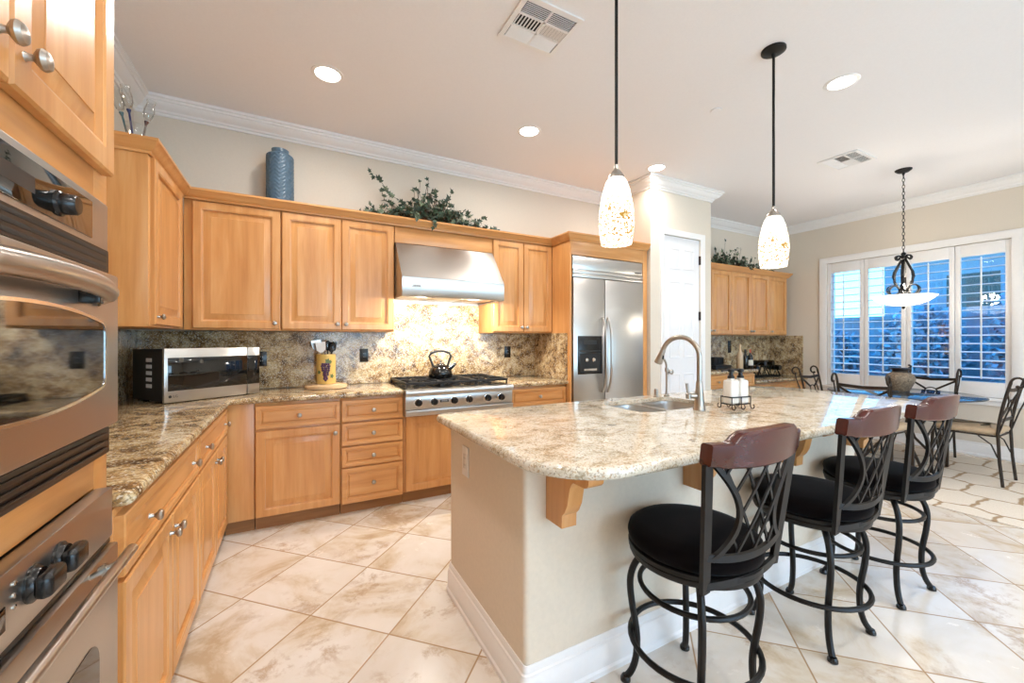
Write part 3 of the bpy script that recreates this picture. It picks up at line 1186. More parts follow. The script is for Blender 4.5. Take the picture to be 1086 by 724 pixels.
lo = thing('wall_oven', 'lower stainless oven with a straight tubular handle and two black knobs', 'oven', (-.6, .93, .20))
fO2 = E_(-.378)
mb = MB()
mb.box(-.96, -.431, .575, 1.283, .21, .93)
boxf(mb, fO2, OY0, OY1, .838, .953, -.031, 0, .003)
boxf(mb, fO2, OY0 + .01, OY1 - .01, .205, .838, -.031, -.016)
mb.build('oven_body', 'steel_y', lo)
mb = MB()
boxf(mb, fO2, OY0 + .002, OY1 - .002, .824, .836, -.014, -.004)
mb.build('shadow_gap', 'black_gloss', lo)
for y in (.770, .962, 1.048):
    mb = MB()
    o = Vector(fO2(y, .900, 0))
    mb.lathe([(.030, 0), (.030, .004), (.026, .007), (.024, .012)], o, 24, (1, 0, 0))
    mb.box(o.x + .010, o.x + .034, o.y - .029, o.y + .029, o.z - .020, o.z + .020, .010, 3)
    mb.build('control_knob', 'black_gloss', lo)
for k in range(3):
    mb = MB()
    mb.lathe([(.004, 0), (.004, .002), (.002, .003)], fO2(.912, .926 - k * .018, 0), 12, (1, 0, 0))
    mb.build('indicator_light', 'chrome', lo)
mb = MB()
boxf(mb, fO2, .82, .888, .868, .905, 0, .002, .001)
mb.build('display', 'black_glass', lo)
mb = MB()
boxf(mb, fO2, OY0, OY1, .21, .822, -.015, .010, .004)
dr = mb.build('oven_door', 'steel_y', lo)
mb = MB()
mb.prism(round_poly([(.66, .36), (1.19, .36), (1.19, .665), (.66, .665)], [.05] * 4, 6), fO2, .0095, .0115)
mb.build('oven_window', 'black_glass', dr)
mb = MB()
mb.tube([(-.315, 1.195, .838), (-.315, .66, .838)], .0105, 16)
hd = mb.build('handle', 'steel_y', dr)
for y in (1.145, .71):
    mb = MB()
    mb.tube([(-.368, y, .812), (-.318, y, .835)], .006, 10)
    mb.lathe([(.0115, -.006), (.0115, .006)], (-.345, y, .823), 14, (.9, 0, .4))
    mb.build('handle_bracket', 'nickel', hd)
# ------------------------------------------------------------------ gas cooktop, hood, refrigerator
rt = thing('gas_cooktop', 'stainless gas cooktop with six black knobs and black grates', 'cooktop', (1.237, 3.5, .70))
RX0, RX1 = .7665, 1.7085
mb = MB()
mb.box(RX0, RX1, 3.19, 3.806, .70, .905, .002)
mb.build('range_body', 'steel_x', rt)
mb = MB()
mb.loft([[(x, y, z) for y, z in [(3.20, .858), (3.152, .860), (3.145, .870), (3.145, .897), (3.152, .908), (3.20, .912)]] for x in (RX0, RX1)])
mb.build('bullnose', 'steel_x', rt)
fR = S_(3.19)
mb = MB()
boxf(mb, fR, RX0, RX1, .752, .857, .0005, .022, .002)
cp = mb.build('control_panel', 'steel_x', rt)
mb = MB()
boxf(mb, fR, RX0, RX1, .705, .749, .0005, .038, .003)
mb.build('drip_tray', 'steel_x', rt)
for x in (.867, .995, 1.164, 1.294, 1.467, 1.594):
    mb = MB()
    mb.lathe([(.034, 0), (.034, .004), (.030, .006)], fR(x, .806, .022), 24, (0, -1, 0))
    bz = mb.build('knob_bezel', 'chrome', rt)
    mb = MB()
    mb.lathe([(.0285, 0), (.027, .018), (.023, .030), (.021, .032), (.001, .0325)], fR(x, .806, .0275), 24, (0, -1, 0))
    mb.box(x - .004, x + .004, 3.19 - .064, 3.19 - .050, .786, .826, .002)
    mb.build('control_knob', 'black_gloss', bz)
mb = MB()
boxf(mb, fR, 1.045, 1.118, .797, .817, .022, .0235)
lg = mb.build('logo_plate', 'logo_dark', cp)
text('VIKING', .016, 'logo_grey', lg, lambda a, b, c: fR(1.0815 + a, .807 + b, .0238 + c))
mb = MB()
mb.box(RX0 + .012, RX1 - .012, 3.215, 3.795, .905, .912, .002)
mb.build('burner_tray', 'black_gloss', rt)
for k in range(3):
    gx0 = RX0 + .016 + k * .3035
    gx1 = gx0 + .300
    for j in range(2):
        cy = 3.36 + j * .29
        mb = MB()
        mb.lathe([(.055, 0), (.052, .010), (.040, .012), (.040, .018), (.036, .022), (.001, .023)], ((gx0 + gx1) / 2, cy, .912), 24)
        mb.build('burner', 'cast', rt)
    mb = MB()
    zz = .960
    for x in (gx0 + .006, gx1 - .006):
        mb.box(x - .008, x + .008, 3.222, 3.790, zz - .018, zz, .002)
    for y in (3.228, 3.505, 3.784):
        mb.box(gx0 + .012, gx1 - .012, y - .008, y + .008, zz - .018, zz, .002)
    for cy in (3.365, 3.645):
        for q in range(8):
            a = q * PI / 4
            d = Vector((math.cos(a), math.sin(a)))
            r0, r1 = .040, (.135 if q % 2 == 0 else .17)
            c_ = Vector(((gx0 + gx1) / 2, cy))
            p0, p1 = c_ + d * r0, c_ + d * r1
            p1 = Vector((min(max(p1.x, gx0 + .008), gx1 - .008), p1.y))
            mb.tube([(p0.x, p0.y, zz - .005), (p1.x, p1.y, zz - .006)], 0, flat=(.013, .016), up=(0, 0, 1))
    for x in (gx0 + .006, gx1 - .006):
        for y in (3.232, 3.78):
            mb.box(x - .005, x + .005, y - .005, y + .005, .912, zz - .010)
    mb.build('grate', 'cast', rt)

hd = thing('range_hood', 'sloped stainless range hood lit from beneath', 'range hood', (1.21, 3.6, 1.64))
HX0, HX1 = .758, 1.662
mb = MB()
prof = [(3.806, 2.124), (3.50, 2.124), (3.478, 2.120), (3.246, 1.815), (3.238, 1.806), (3.238, 1.660), (3.245, 1.650), (3.26, 1.650), (3.275, 1.675), (3.79, 1.675), (3.79, 1.645), (3.806, 1.645)]
mb.loft([[(x, y, z) for y, z in prof] for x in (HX0, HX1)])
for x0 in (HX0, HX1 - .018):
    mb.box(x0, x0 + .018, 3.262, 3.788, 1.651, 1.674)
mb.build('hood_shell', 'steel_x', hd)
mb = MB()
for k in range(3):
    x0 = HX0 + .04 + k * .28
    mb.box(x0, x0 + .265, 3.40, 3.76, 1.662, 1.674, .003)
mb.build('grease_filter', 'steel_y', hd)
M['hood_lamp'] = emit('hood_lamp_glow', (1.0, .9, .74, 1), 12.0)
for x in (HX0 + .22, HX1 - .22):
    mb = MB()
    mb.lathe([(.035, 0), (.033, -.006), (.001, -.007)], (x, 3.335, 1.674), 20)
    lm = mb.build('lamp', 'hood_lamp', hd)
    L = bpy.data.lights.new('hood_lamp_light', 'AREA')
    L.shape = 'DISK'
    L.size = .07
    L.energy = HOOD_W
    L.color = (1, .95, .87)
    lo_ = bpy.data.objects.new('hood_lamp_light', L)
    COL.objects.link(lo_)
    lo_.parent = hd
    lo_.location = (x - 1.21, 3.335 - 3.6, 1.655 - 1.64)
    lo_.rotation_euler = (math.radians(30), 0, 0)
fH = S_(3.238)
mb = MB()
boxf(mb, fH, .838, .912, 1.724, 1.748, 0, .0025, .001)
lp = mb.build('logo_plate', 'logo_grey', hd)
text('VIKING', .017, 'logo_dark', lp, lambda a, b, c: fH(.875 + a, .0005 + 1.736 + b, .0027 + c))

fr = thing('refrigerator', 'built-in stainless refrigerator with side-by-side doors', 'refrigerator', (2.84, 3.5, 0))
fF = S_(3.20)
mb = MB()
mb.box(2.376, 3.305, 3.205, 3.80, .06, 2.12)
mb.build('cabinet_body', 'dark_vent', fr)
mb = MB()
boxf(mb, fF, 2.378, 3.306, 1.990, 2.122, -.004, .018, .004)
gr = mb.build('top_grille', 'steel_x', fr)
mb = MB()
boxf(mb, fF, 3.19, 3.285, 2.000, 2.016, .018, .0195)
mb.build('badge', 'logo_dark', gr)
mb = MB()
boxf(mb, fF, 2.378, 3.306, 1.915, 1.950, -.004, .022, .003)
boxf(mb, fF, 2.378, 3.306, 1.953, 1.987, -.004, .024, .003)
mb.build('vent_strip', 'steel_x', fr)
mb = MB()
boxf(mb, fF, 2.380, 2.768, .11, 1.908, -.004, .030, .005)
dl = mb.build('freezer_door', 'steel_x', fr)
mb = MB()
boxf(mb, fF, 2.776, 3.304, .11, 1.908, -.004, .030, .005)
d2 = mb.build('fridge_door', 'steel_x', fr)
mb = MB()
boxf(mb, fF, 2.385, 3.30, .0, .10, -.03, -.02)
mb.build('toe_grille', 'black_matte', fr)
for dd, x in ((dl, 2.738), (d2, 2.806)):
    mb = MB()
    pts = []
    for i in range(15):
        f_ = i / 14
        s_ = 2 * f_ - 1
        pts.append((x, 3.17 - .010 - .052 * (1 - s_ ** 4), .775 + .75 * f_))
    mb.tube(pts, .0125, 12)
    mb.build('door_handle', 'steel_z', dd)
mb = MB()
fx = lambda a, b, c: fF(a, b, .030 + c)
R = [(0, 0), (0, .006), (.012, .006)]
boxf(mb, fx, 2.430, 2.735, .965, 1.340, 0, .006, .003)
dsp = mb.build('ice_dispenser', 'black_gloss', dl)
mb = MB()
boxf(mb, fx, 2.452, 2.712, .985, 1.165, .0058, .0066)
mb.build('dispenser_niche', 'black_matte', dsp)
mb = MB()
for x in (2.535, 2.620):
    mb.lathe([(.020, 0), (.020, .008), (.014, .016), (.001, .018)], fx(x, 1.105, .0066), 16, (0, -1, 0))
mb.box(2.50, 2.66, 3.158, 3.164, 1.00, 1.018)
mb.build('dispenser_lever', 'chrome', dsp)
mb = MB()
boxf(mb, fx, 2.50, 2.66, 1.255, 1.30, .0058, .0066)
boxf(mb, fx, 2.452, 2.712, 1.185, 1.20, .0058, .0066)
mb.build('control_strip', 'logo_dark', dsp)

# ------------------------------------------------------------------ nook beside the pantry
NX1 = 6.66
tn = upper('wall_cabinet', 'long maple wall cabinet in the nook past the pantry, ivy on top', S_(3.50), PX1 + .002, NX1,
           [(4.43, 4.862, (4.83,)), (4.868, 5.297, (4.90,)), (5.303, 5.738, (5.71,)), (5.744, 6.186, (5.775,)), (6.192, 6.645, (6.225,))], grp='maple wall cabinets', z1=2.27, dz1=2.24)
mb = MB()
sweep(mb, [(PX1 + .002, 3.479), (NX1 + .001, 3.479), (NX1 + .001, 3.828)], [(o_, z - .02) for o_, z in ccp])
mb.build('crown', 'wood_x', tn)
fN = S_(3.27)
base('maple base cabinet of the raised counter in the nook', fN, PX1 + .002, 5.445, .555,
     [('drawer', 4.42, 4.90, DB, DT, ((4.66, .775),)), ('drawer', 4.91, 5.435, DB, DT, ((5.15, .775),)), ('door', 4.42, 4.90, OB, OT, ()), ('door', 4.91, 5.435, OB, OT, ())])
base('low maple desk cabinet with a row of drawers, in the nook by the window wall', S_(3.30), 5.45, 6.775, .525,
     [('drawer', 5.46, 5.86, .56, .68, ((5.64, .62),)), ('drawer', 5.87, 6.31, .56, .68, ((6.09, .62),)), ('drawer', 6.32, 6.765, .56, .68, ((6.54, .62),))], carc_top=.70)
mb = MB()
slab(mb, [(PX1 + .003, 3.22), (5.47, 3.22), (5.47, 3.808), (PX1 + .003, 3.808)], .874, .914, .016)
tag(mb.build('countertop', 'granite_w'), 'raised granite counter in the nook, holding the bottles', 'countertop')
mb = MB()
slab(mb, [(5.472, 3.25), (6.778, 3.25), (6.778, 3.808), (5.472, 3.808)], .712, .752, .016)
tag(mb.build('countertop', 'granite_w'), 'lower granite desk top in the nook, under the wine rack', 'countertop')
mb = MB()
mb.box(PX1 + .002, 5.471, 3.81, 3.828, .915, 1.368)
mb.box(5.471, 6.78, 3.81, 3.828, .753, 1.368)
mb.box(6.78, 6.798, 3.33, 3.828, .753, 1.368)
tag(mb.build('backsplash', 'granite_w'), 'granite splashback of the nook turning onto the window wall', 'backsplash')
outlet('tall dark switch plate on the nook splashback behind the pale bottle', fo, 5.74, 1.20, 'black_gloss', .075, .18, 'switch')


def bottle(label, x, y, z, r, h, mat, cap, lab=True, neck=.35):
    t = thing('wine_bottle', label, 'bottle', (x, y, z), 'bottles on the nook counter')
    mb = MB()
    mb.lathe([(r * .9, 0), (r, .006), (r, h * .58), (r * .85, h * .65), (r * neck, h * .76), (r * neck, h * .985), (r * neck * .9, h)], (x, y, z), 20)
    bt = mb.build('bottle_body', mat, t)
    mb = MB()
    mb.lathe([(r * neck + .0012, h * .82), (r * neck + .0012, h * .99), (r * neck, h + .002), (.001, h + .002)], (x, y, z), 16)
    mb.build('bottle_cap', cap, t)
    if lab:
        mb = MB()
        mb.lathe([(r + .0008, h * .18), (r + .0008, h * .46)], (x, y, z), 20, cap0=False, cap1=False)
        mb.build('bottle_label', 'label', t)


bottle('pale tall bottle at the left of the nook bottles', 5.26, 3.34, .914, .040, .33, 'rosebottle', 'rosebottle', False)
bottle('dark bottle with a dark cap, second in the nook row', 5.345, 3.32, .914, .036, .26, 'wine', 'black_gloss', False)
bottle('dark bottle with red foil and a white label, at the end of the raised counter', 5.42, 3.30, .914, .036, .26, 'wine', 'foil')
t = thing('letter_tray', 'small black box on the nook counter beside the pantry', 'box', (5.06, 3.5, .914))
mb = MB()
mb.box(4.88, 5.20, 3.42, 3.62, .914, .965, .006)
mb.build('tray_base', 'black_matte', t)
mb = MB()
mb.box(4.90, 5.10, 3.46, 3.58, .966, 1.07, .006)
for k in range(6):
    mb.box(4.908 + k * .032, 4.920 + k * .032, 3.452, 3.46, .985, 1.055)
mb.build('slatted_box', 'black_matte', t)
t = thing('wine_rack', 'black metal wine rack holding bottles on the low desk', 'wine rack', (6.10, 3.58, .752))
mb = MB()
for y in (3.50, 3.66):
    pts = [(5.72 + .78 * i / 16, y, .765 + .23 * math.sin(PI * i / 16) ** .8) for i in range(17)]
    mb.tube(pts, .008, 8)
    mb.tube([(5.72, y, .760), (6.50, y, .760)], .008, 8)
    for i in range(1, 6):
        x = 5.72 + .78 * i / 6
        mb.tube([(x - .05, y, .764), (x + .05, y, .93)], .005, 6)
        mb.tube([(x + .05, y, .764), (x - .05, y, .93)], .005, 6)
for i in range(7):
    x = 5.72 + .78 * i / 6
    mb.tube([(x, 3.50, .765), (x, 3.66, .765)], .006, 6)
mb.build('rack_frame', 'rack', t)
for i, (x, z) in enumerate(((5.84, .89), (6.02, .965), (6.22, .965), (6.40, .89))):
    tb = thing('wine_bottle', ['lowest bottle at the left end of the wine rack', 'upper left bottle in the wine rack', 'upper right bottle in the wine rack', 'lowest bottle at the right end of the wine rack'][i], 'bottle', (x, 3.58, z), 'bottles in the wine rack')
    mb = MB()
    mb.lathe([(.036, 0), (.038, .006), (.038, .17), (.030, .195), (.013, .225), (.013, .29)], (x, 3.44, z), 18, (0, 1, 0))
    mb.build('bottle_body', 'wine', tb)


# ------------------------------------------------------------------ ivy garlands and cabinet-top ornaments
def ivy_leaf(mb, c, d, up, s):
    """five-lobed leaf, folded along its midrib"""
    d = d.normalized()
    sd = d.cross(up)
    sd = sd.normalized() if sd.length > 1e-3 else Vector((1, 0, 0))
    nn = sd.cross(d)
    half = [(0, 0), (.16, -.10), (.42, .02), (.26, .22), (.52, .48), (.22, .50), (0, 1.0)]
    mid = [(0, 0, 0), (0, .35, .0), (0, 1.0, -.12)]
    bm = mb.bm
    for sg in (1, -1):
        v = [bm.verts.new(c + (sd * (a * sg) + d * b + nn * (abs(a) * .35 - .12 * b * b)) * s) for a, b in half]
        bm.faces.new(v)


def ivy(label, spine, n_clump, runners, seed, z0):
    rnd = random.Random(seed)
    x0 = sum(p[0] for p in spine) / len(spine)
    t = thing('ivy_garland', label, 'plant', (x0, spine[0][1], z0))
    st, l1, l2 = MB(), MB(), MB()
    st.tube(spine, .006, 6)

    def leaf(c, d):
        (l1 if rnd.random() < .72 else l2)
        tgt = l1 if rnd.random() < .74 else l2
        ivy_leaf(tgt, Vector(c), Vector(d), Vector((rnd.gauss(0, .5), -1, rnd.gauss(.6, .5))).normalized(), rnd.uniform(.036, .060))

    for i in range(n_clump):
        k = min(max(rnd.gauss(.48, .24), 0), .999) * (len(spine) - 1)
        a, b = Vector(spine[int(k)]), Vector(spine[int(k) + 1])
        p = a.lerp(b, k % 1)
        m = 1 - abs(k / (len(spine) - 1) - .5) * 1.6
        q = p + Vector((rnd.gauss(0, .05), rnd.gauss(-.01, .045), max(.012, abs(rnd.gauss(0, .13 * max(.25, m))))))
        q.y = min(max(q.y, 3.44), 3.77)
        st.tube([p, (p + q) / 2 + Vector((rnd.gauss(0, .012), 0, .01)), q], .0018, 4)
        leaf(q, (rnd.gauss(0, 1), rnd.gauss(-.3, .6), rnd.gauss(.1, .8)))
    for rn in runners:
        pts = [Vector(p) for p in rn]
        st.tube(pts, .0022, 5)
        for i in range(len(pts) - 1):
            for _ in range(3):
                p = pts[i].lerp(pts[i + 1], rnd.random())
                leaf(p, (pts[i + 1] - pts[i]) + Vector((rnd.gauss(0, .06), rnd.gauss(-.02, .04), rnd.gauss(0, .06))))
    st.build('stems', 'stem', t)
    tag(l1.build('foliage', 'leaf', t, normals=False, sharp=180), kind='stuff')
    tag(l2.build('pale_foliage', 'leaf2', t, normals=False, sharp=180), kind='stuff')


def at_y(u, v, y):
    r = (u - 543) / 431.0
    dx, dy = math.sin(YAW) + math.cos(YAW) * r, math.cos(YAW) - math.sin(YAW) * r
    k = y / dy
    return (dx * k, y, 1.30 + (360.5 - v) / 431.0 * k)


ivy('trailing ivy garland on the cabinet tops above the range hood',
    [(.60, 3.60, 2.345), (.78, 3.62, 2.35), (.95, 3.60, 2.37), (1.10, 3.59, 2.38), (1.28, 3.60, 2.37), (1.50, 3.60, 2.345), (1.74, 3.58, 2.34)], 430,
    [[(.95, 3.6, 2.38), (.86, 3.6, 2.50), (.74, 3.6, 2.56), (.66, 3.6, 2.66), (.61, 3.6, 2.69), (.55, 3.6, 2.74)],
     [(1.05, 3.6, 2.40), (1.08, 3.6, 2.50), (1.10, 3.6, 2.58)],
     [(1.25, 3.6, 2.40), (1.30, 3.6, 2.50), (1.27, 3.6, 2.60), (1.30, 3.6, 2.68)],
     [(1.28, 3.6, 2.40), (1.38, 3.58, 2.46), (1.46, 3.58, 2.50)],
     [(.75, 3.6, 2.35), (.62, 3.58, 2.375), (.51, 3.57, 2.36)],
     [(.90, 3.6, 2.40), (.76, 3.58, 2.46), (.69, 3.58, 2.50), (.66, 3.58, 2.58)],
     [(1.45, 3.6, 2.35), (1.60, 3.57, 2.38), (1.76, 3.55, 2.345)],
     [(1.15, 3.6, 2.42), (1.20, 3.58, 2.50), (1.17, 3.58, 2.56)],
     [(1.05, 3.55, 2.36), (1.06, 3.455, 2.352), (1.065, 3.41, 2.32), (1.07, 3.40, 2.26)],
     [(.95, 3.55, 2.36), (.93, 3.455, 2.350), (.92, 3.41, 2.33)]], 5, 2.30)
ivy('smaller ivy garland on top of the nook cabinet',
    [(4.80, 3.60, 2.32), (5.15, 3.60, 2.33), (5.45, 3.60, 2.34), (5.85, 3.60, 2.33), (6.30, 3.60, 2.31)], 300,
    [[(5.1, 3.6, 2.34), (5.14, 3.6, 2.44), (5.16, 3.6, 2.50)], [(5.4, 3.6, 2.34), (5.50, 3.6, 2.45), (5.54, 3.6, 2.50)], [(5.5, 3.55, 2.33), (5.6, 3.44, 2.32), (5.62, 3.40, 2.27)], [(6.0, 3.58, 2.33), (6.1, 3.5, 2.36), (6.2, 3.42, 2.30)]], 8, 2.27)

t = thing('tall_vase', 'tall blue-grey ribbed vase on top of the wall cabinets', 'vase', (-.09, 3.65, 2.30))
mb = MB()
n = 96
rings = []
prof = [(.086, 0), (.091, .006)] + [(.093, .01 + .415 * i / 60) for i in range(61)] + [(.088, .434), (.072, .442), (.060, .446), (.058, .452), (.060, .474), (.060, .478), (.052, .478), (.050, .45)]
for j, (r, z) in enumerate(prof):
    ring = []
    for i in range(n):
        a = 2 * PI * i / n
        rr = r
        if 2 <= j <= 62:
            k = (a / (2 * PI) * 8) % 1.0
            ch = math.sin(2 * PI * (z / .030 + abs(k - .5) * 2.2))
            rr = r + .0032 * ch
        ring.append((-.09 + rr * math.cos(a), 3.65 + rr * math.sin(a), 2.30 + z))
    rings.append(ring)
mb.loft(rings)
mb.build('vase_body', 'blue_vase', t, sharp=60)

M['bluestem'] = plain('deep_blue_glass', '#2b2f5c', .15)
M['greenstem'] = plain('sea_green_glass', '#476064', .15)
M['brownstem'] = plain('amber_glass', '#5d3a2d', .15)
GV = Vector(at_y(144, 150, 2.97))
GV.z = 2.30
t = thing('glass_vase', 'clear slim glass vase holding glass flowers on the corner cabinet', 'vase', GV)
mb = MB()
mb.lathe([(.036, 0), (.040, .004), (.040, .14), (.048, .19), (.046, .19), (.038, .14), (.038, .008), (.001, .006)], GV, 28)
mb.build('vase_body', 'clear', t)
for lb, mt, uv, bx in (('glass flower with a sea-green stem, leftmost in the clear vase', 'greenstem', (128.5, 119), -.008),
                       ('glass flower with a deep blue stem, middle of the clear vase', 'bluestem', (136.5, 116), 0),
                       ('glass flower with a brown stem, leaning right out of the clear vase', 'brownstem', (155.5, 129), .008)):
    b0 = GV + Vector((bx, 0, .012))
    tp = Vector(at_y(uv[0], uv[1], 2.97 + bx * 2))
    d = (tp - b0).normalized()
    tf = thing('glass_flower', lb, 'ornament', b0, 'glass flowers in the clear vase')
    mb = MB()
    mb.tube([b0, b0.lerp(tp, .5), tp], .0050, 8)
    mb.lathe([(.0050, -.02), (.010, -.005), (.011, 0)], tp, 12, d)
    mb.build('stem', mt, tf)
    mb = MB()
    mb.lathe([(.006, .002), (.018, .015), (.026, .045), (.025, .075), (.019, .105), (.023, .125), (.022, .125), (.017, .105), (.023, .075), (.024, .045), (.016, .017), (.002, .006)], tp, 18, d)
    mb.build('blossom', 'clear', tf)
# ------------------------------------------------------------------ island
IX0, IX1, IY0, IY1 = .72, 3.15, 1.24, 2.02
isl = thing('kitchen_island', 'cream painted island base with white baseboard, under the pale granite top', 'kitchen island', ((IX0 + IX1) / 2, (IY0 + IY1) / 2, 0))
pl = round_poly([(IX0, IY0), (IX1, IY0), (IX1, IY1), (IX0, IY1)], [.02, .02, .02, .02], 4)
mb = MB()
sweep(mb, pl, [(0, 0), (0, .872), (-.10, .872), (-.10, 0), (0, 0)], closed=True)
mb.build('island_wall', 'pony', isl)
mb = MB()
sweep(mb, round_poly([(IX0, IY0), (IX1, IY0), (IX1, IY1), (IX0, IY1)], [.012] * 4, 3), BASEP + [(0, 0)], closed=True)
mb.build('island_baseboard', 'trim', isl)
SX0, SX1, SY0, SY1 = 1.635, 2.255, 1.555, 1.935
top = round_poly([(.65, .92), (3.58, .92), (3.58, 2.075), (.65, 2.075)], [.28, .28, .28, .06], 14)
hole = round_poly([(SX0, SY0), (SX1, SY0), (SX1, SY1), (SX0, SY1)], [.09] * 4, 8)
mb = MB()
slab(mb, top, .874, .914, .0185, [hole], 5)
tag(mb.build('island_countertop', 'granite'), 'pale granite island top with a cut-out for the sink', 'countertop')
for i, x in enumerate((.807, 1.536, 2.266, 2.995)):
    nm = ['nearest its rounded corner', 'second along, beside the nearest stool', 'third along, behind the middle stool', 'fourth along, behind the farthest stool'][i]
    mb = MB()
    pr = [(1.2385, .655), (1.2385, .8735), (1.000, .8735), (.997, .862), (1.000, .845), (1.008, .836), (1.020, .832), (1.075, .832), (1.085, .826), (1.096, .806), (1.102, .78), (1.110, .745), (1.125, .715), (1.140, .700), (1.142, .655)]
    mb.prism(pr, lambda a, b, c: (c, a, b), x, x + .062)
    tag(mb.build('corbel', 'wood_v'), 'carved maple corbel under the island top, ' + nm, 'corbel', 'island corbels')
outlet('white outlet on the end wall of the island', W_(IX0), 1.795, .728, 'white_plastic', .075, .14)

sk = thing('sink', 'double-bowl stainless undermount sink in the island', 'sink', (1.945, 1.745, .70))


BOWLS = ((SX0 + .018, 1.903), (1.929, SX1 - .018))


def bowl(mb, x0, x1, y0, y1, z0, z1, r):
    P0 = round_poly([(x0, y0), (x1, y0), (x1, y1), (x0, y1)], [r] * 4, 6)
    rings = []
    for o_, z in ((.0015, z1), (0, z1), (-.004, z1 - .02), (-.014, z0 + .03), (-.03, z0 + .008), (-.06, z0)):
        rings.append([(x, y, z) for x, y in offset_poly(P0, o_)])
    mb.loft(rings, cap0=False, cap1=True)
    mb.lathe([(.040, .0005), (.036, .002), (.020, -.001), (.001, -.001)], ((x0 + x1) / 2, (y0 + y1) / 2, z0 + .001), 20)


for x0, x1 in BOWLS:
    mb = MB()
    bowl(mb, x0, x1, SY0 + .016, SY1 - .016, .70, .8905, .085)
    mb.build('bowl', 'steel_x', sk)

mb = MB()
slab(mb, offset_poly(hole, -.003), .888, .893, .0015, [round_poly([(x0, SY0 + .016), (x1, SY0 + .016), (x1, SY1 - .016), (x0, SY1 - .016)], [.085] * 4, 6) for x0, x1 in BOWLS], 2)
mb.build('sink_rim', 'steel_x', sk)

fc = thing('faucet', 'brushed nickel gooseneck faucet with a pull-down spray head', 'faucet', (1.98, 1.49, .914))
mb = MB()
mb.lathe([(.033, 0), (.033, .006), (.029, .012), (.025, .06), (.019, .12), (.0165, .155), (.0145, .160)], (1.98, 1.49, .914), 28)
mb.build('faucet_base', 'nickel', fc)
mb = MB()
dv = Vector((-.045, .235, 0)).normalized()
R_ = .112
pts = [Vector((1.98, 1.49, 1.06)), Vector((1.98, 1.49, 1.205))]
cc = Vector((1.98, 1.49, 1.205)) + dv * R_
for i in range(1, 19):
    an = PI - (PI * .90) * i / 18
    pts.append(cc + dv * (R_ * math.cos(an)) + Vector((0, 0, R_ * math.sin(an))))
mb.tube(pts, .0135, 14)
mb.build('gooseneck', 'nickel', fc)
e = pts[-1]
dd = (pts[-1] - pts[-2]).normalized()
mb = MB()
mb.lathe([(.0135, -.004), (.0160, .004), (.0165, .02), (.024, .070), (.024, .082), (.019, .086), (.001, .086)], e, 22, dd)
sh = mb.build('spray_head', 'nickel', fc)
mb = MB()
q = e + dd * .045
mb.box(q.x - .006, q.x + .006, q.y - .024, q.y - .010, q.z - .012, q.z + .012, .003)
mb.build('spray_button', 'black_gloss', sh)
mb = MB()
mb.tube([(1.955, 1.495, .992), (1.920, 1.505, .992)], [.016, .013], 14)
mb.lathe([(.0145, -.014), (.0145, .014), (.010, .018)], (1.913, 1.507, .992), 14)
mb.tube([(1.911, 1.508, 1.000), (1.906, 1.512, 1.062)], [.006, .0085], 12)
mb.build('lever', 'nickel', fc)

ff = thing('filter_faucet', 'slim nickel water-filter tap behind the gooseneck faucet', 'faucet', (2.27, 1.965, .914))
mb = MB()
mb.lathe([(.020, 0), (.020, .006), (.010, .014), (.008, .03)], (2.27, 1.965, .914), 18)
mb.build('tap_base', 'nickel', ff)
mb = MB()
c0 = Vector((2.27, 1.965, 0))
dv2 = Vector((-.85, -.10, 0)).normalized()
pts = [c0 + Vector((0, 0, .94)), c0 + Vector((0, 0, 1.12)), c0 + dv2 * .008 + Vector((0, 0, 1.145)), c0 + dv2 * .028 + Vector((0, 0, 1.168)), c0 + dv2 * .05 + Vector((0, 0, 1.172)), c0 + dv2 * .07 + Vector((0, 0, 1.158))]
mb.tube(pts, .007, 10)
mb.build('tap_spout', 'nickel', ff)
mb = MB()
mb.lathe([(.011, -.014), (.012, 0), (.011, .014)], c0 + Vector((0, 0, 1.095)), 14)
mb.tube([c0 + Vector((.008, 0, 1.095)), c0 + Vector((.045, -.01, 1.085))], [.005, .004], 8)
mb.build('tap_lever', 'nickel', ff)
t = thing('soap_pump', 'tiny nickel air-gap cap beside the slim tap', 'sink fitting', (2.19, 1.985, .914))
mb = MB()
mb.lathe([(.018, 0), (.018, .004), (.013, .006), (.013, .045), (.010, .052), (.001, .053)], (2.19, 1.985, .914), 18)
mb.build('cap', 'nickel', t)

# pump bottles in their wire caddy
CX, CY = 2.205, 1.425
ca = thing('bottle_caddy', 'small black wire caddy with curled feet on the island', 'caddy', (CX, CY, .914))
ang = math.radians(-8)
ux, uy = Vector((math.cos(ang), math.sin(ang), 0)), Vector((-math.sin(ang), math.cos(ang), 0))


def cpt(a, b, z):
    return Vector((CX, CY, .914 + z)) + ux * a + uy * b


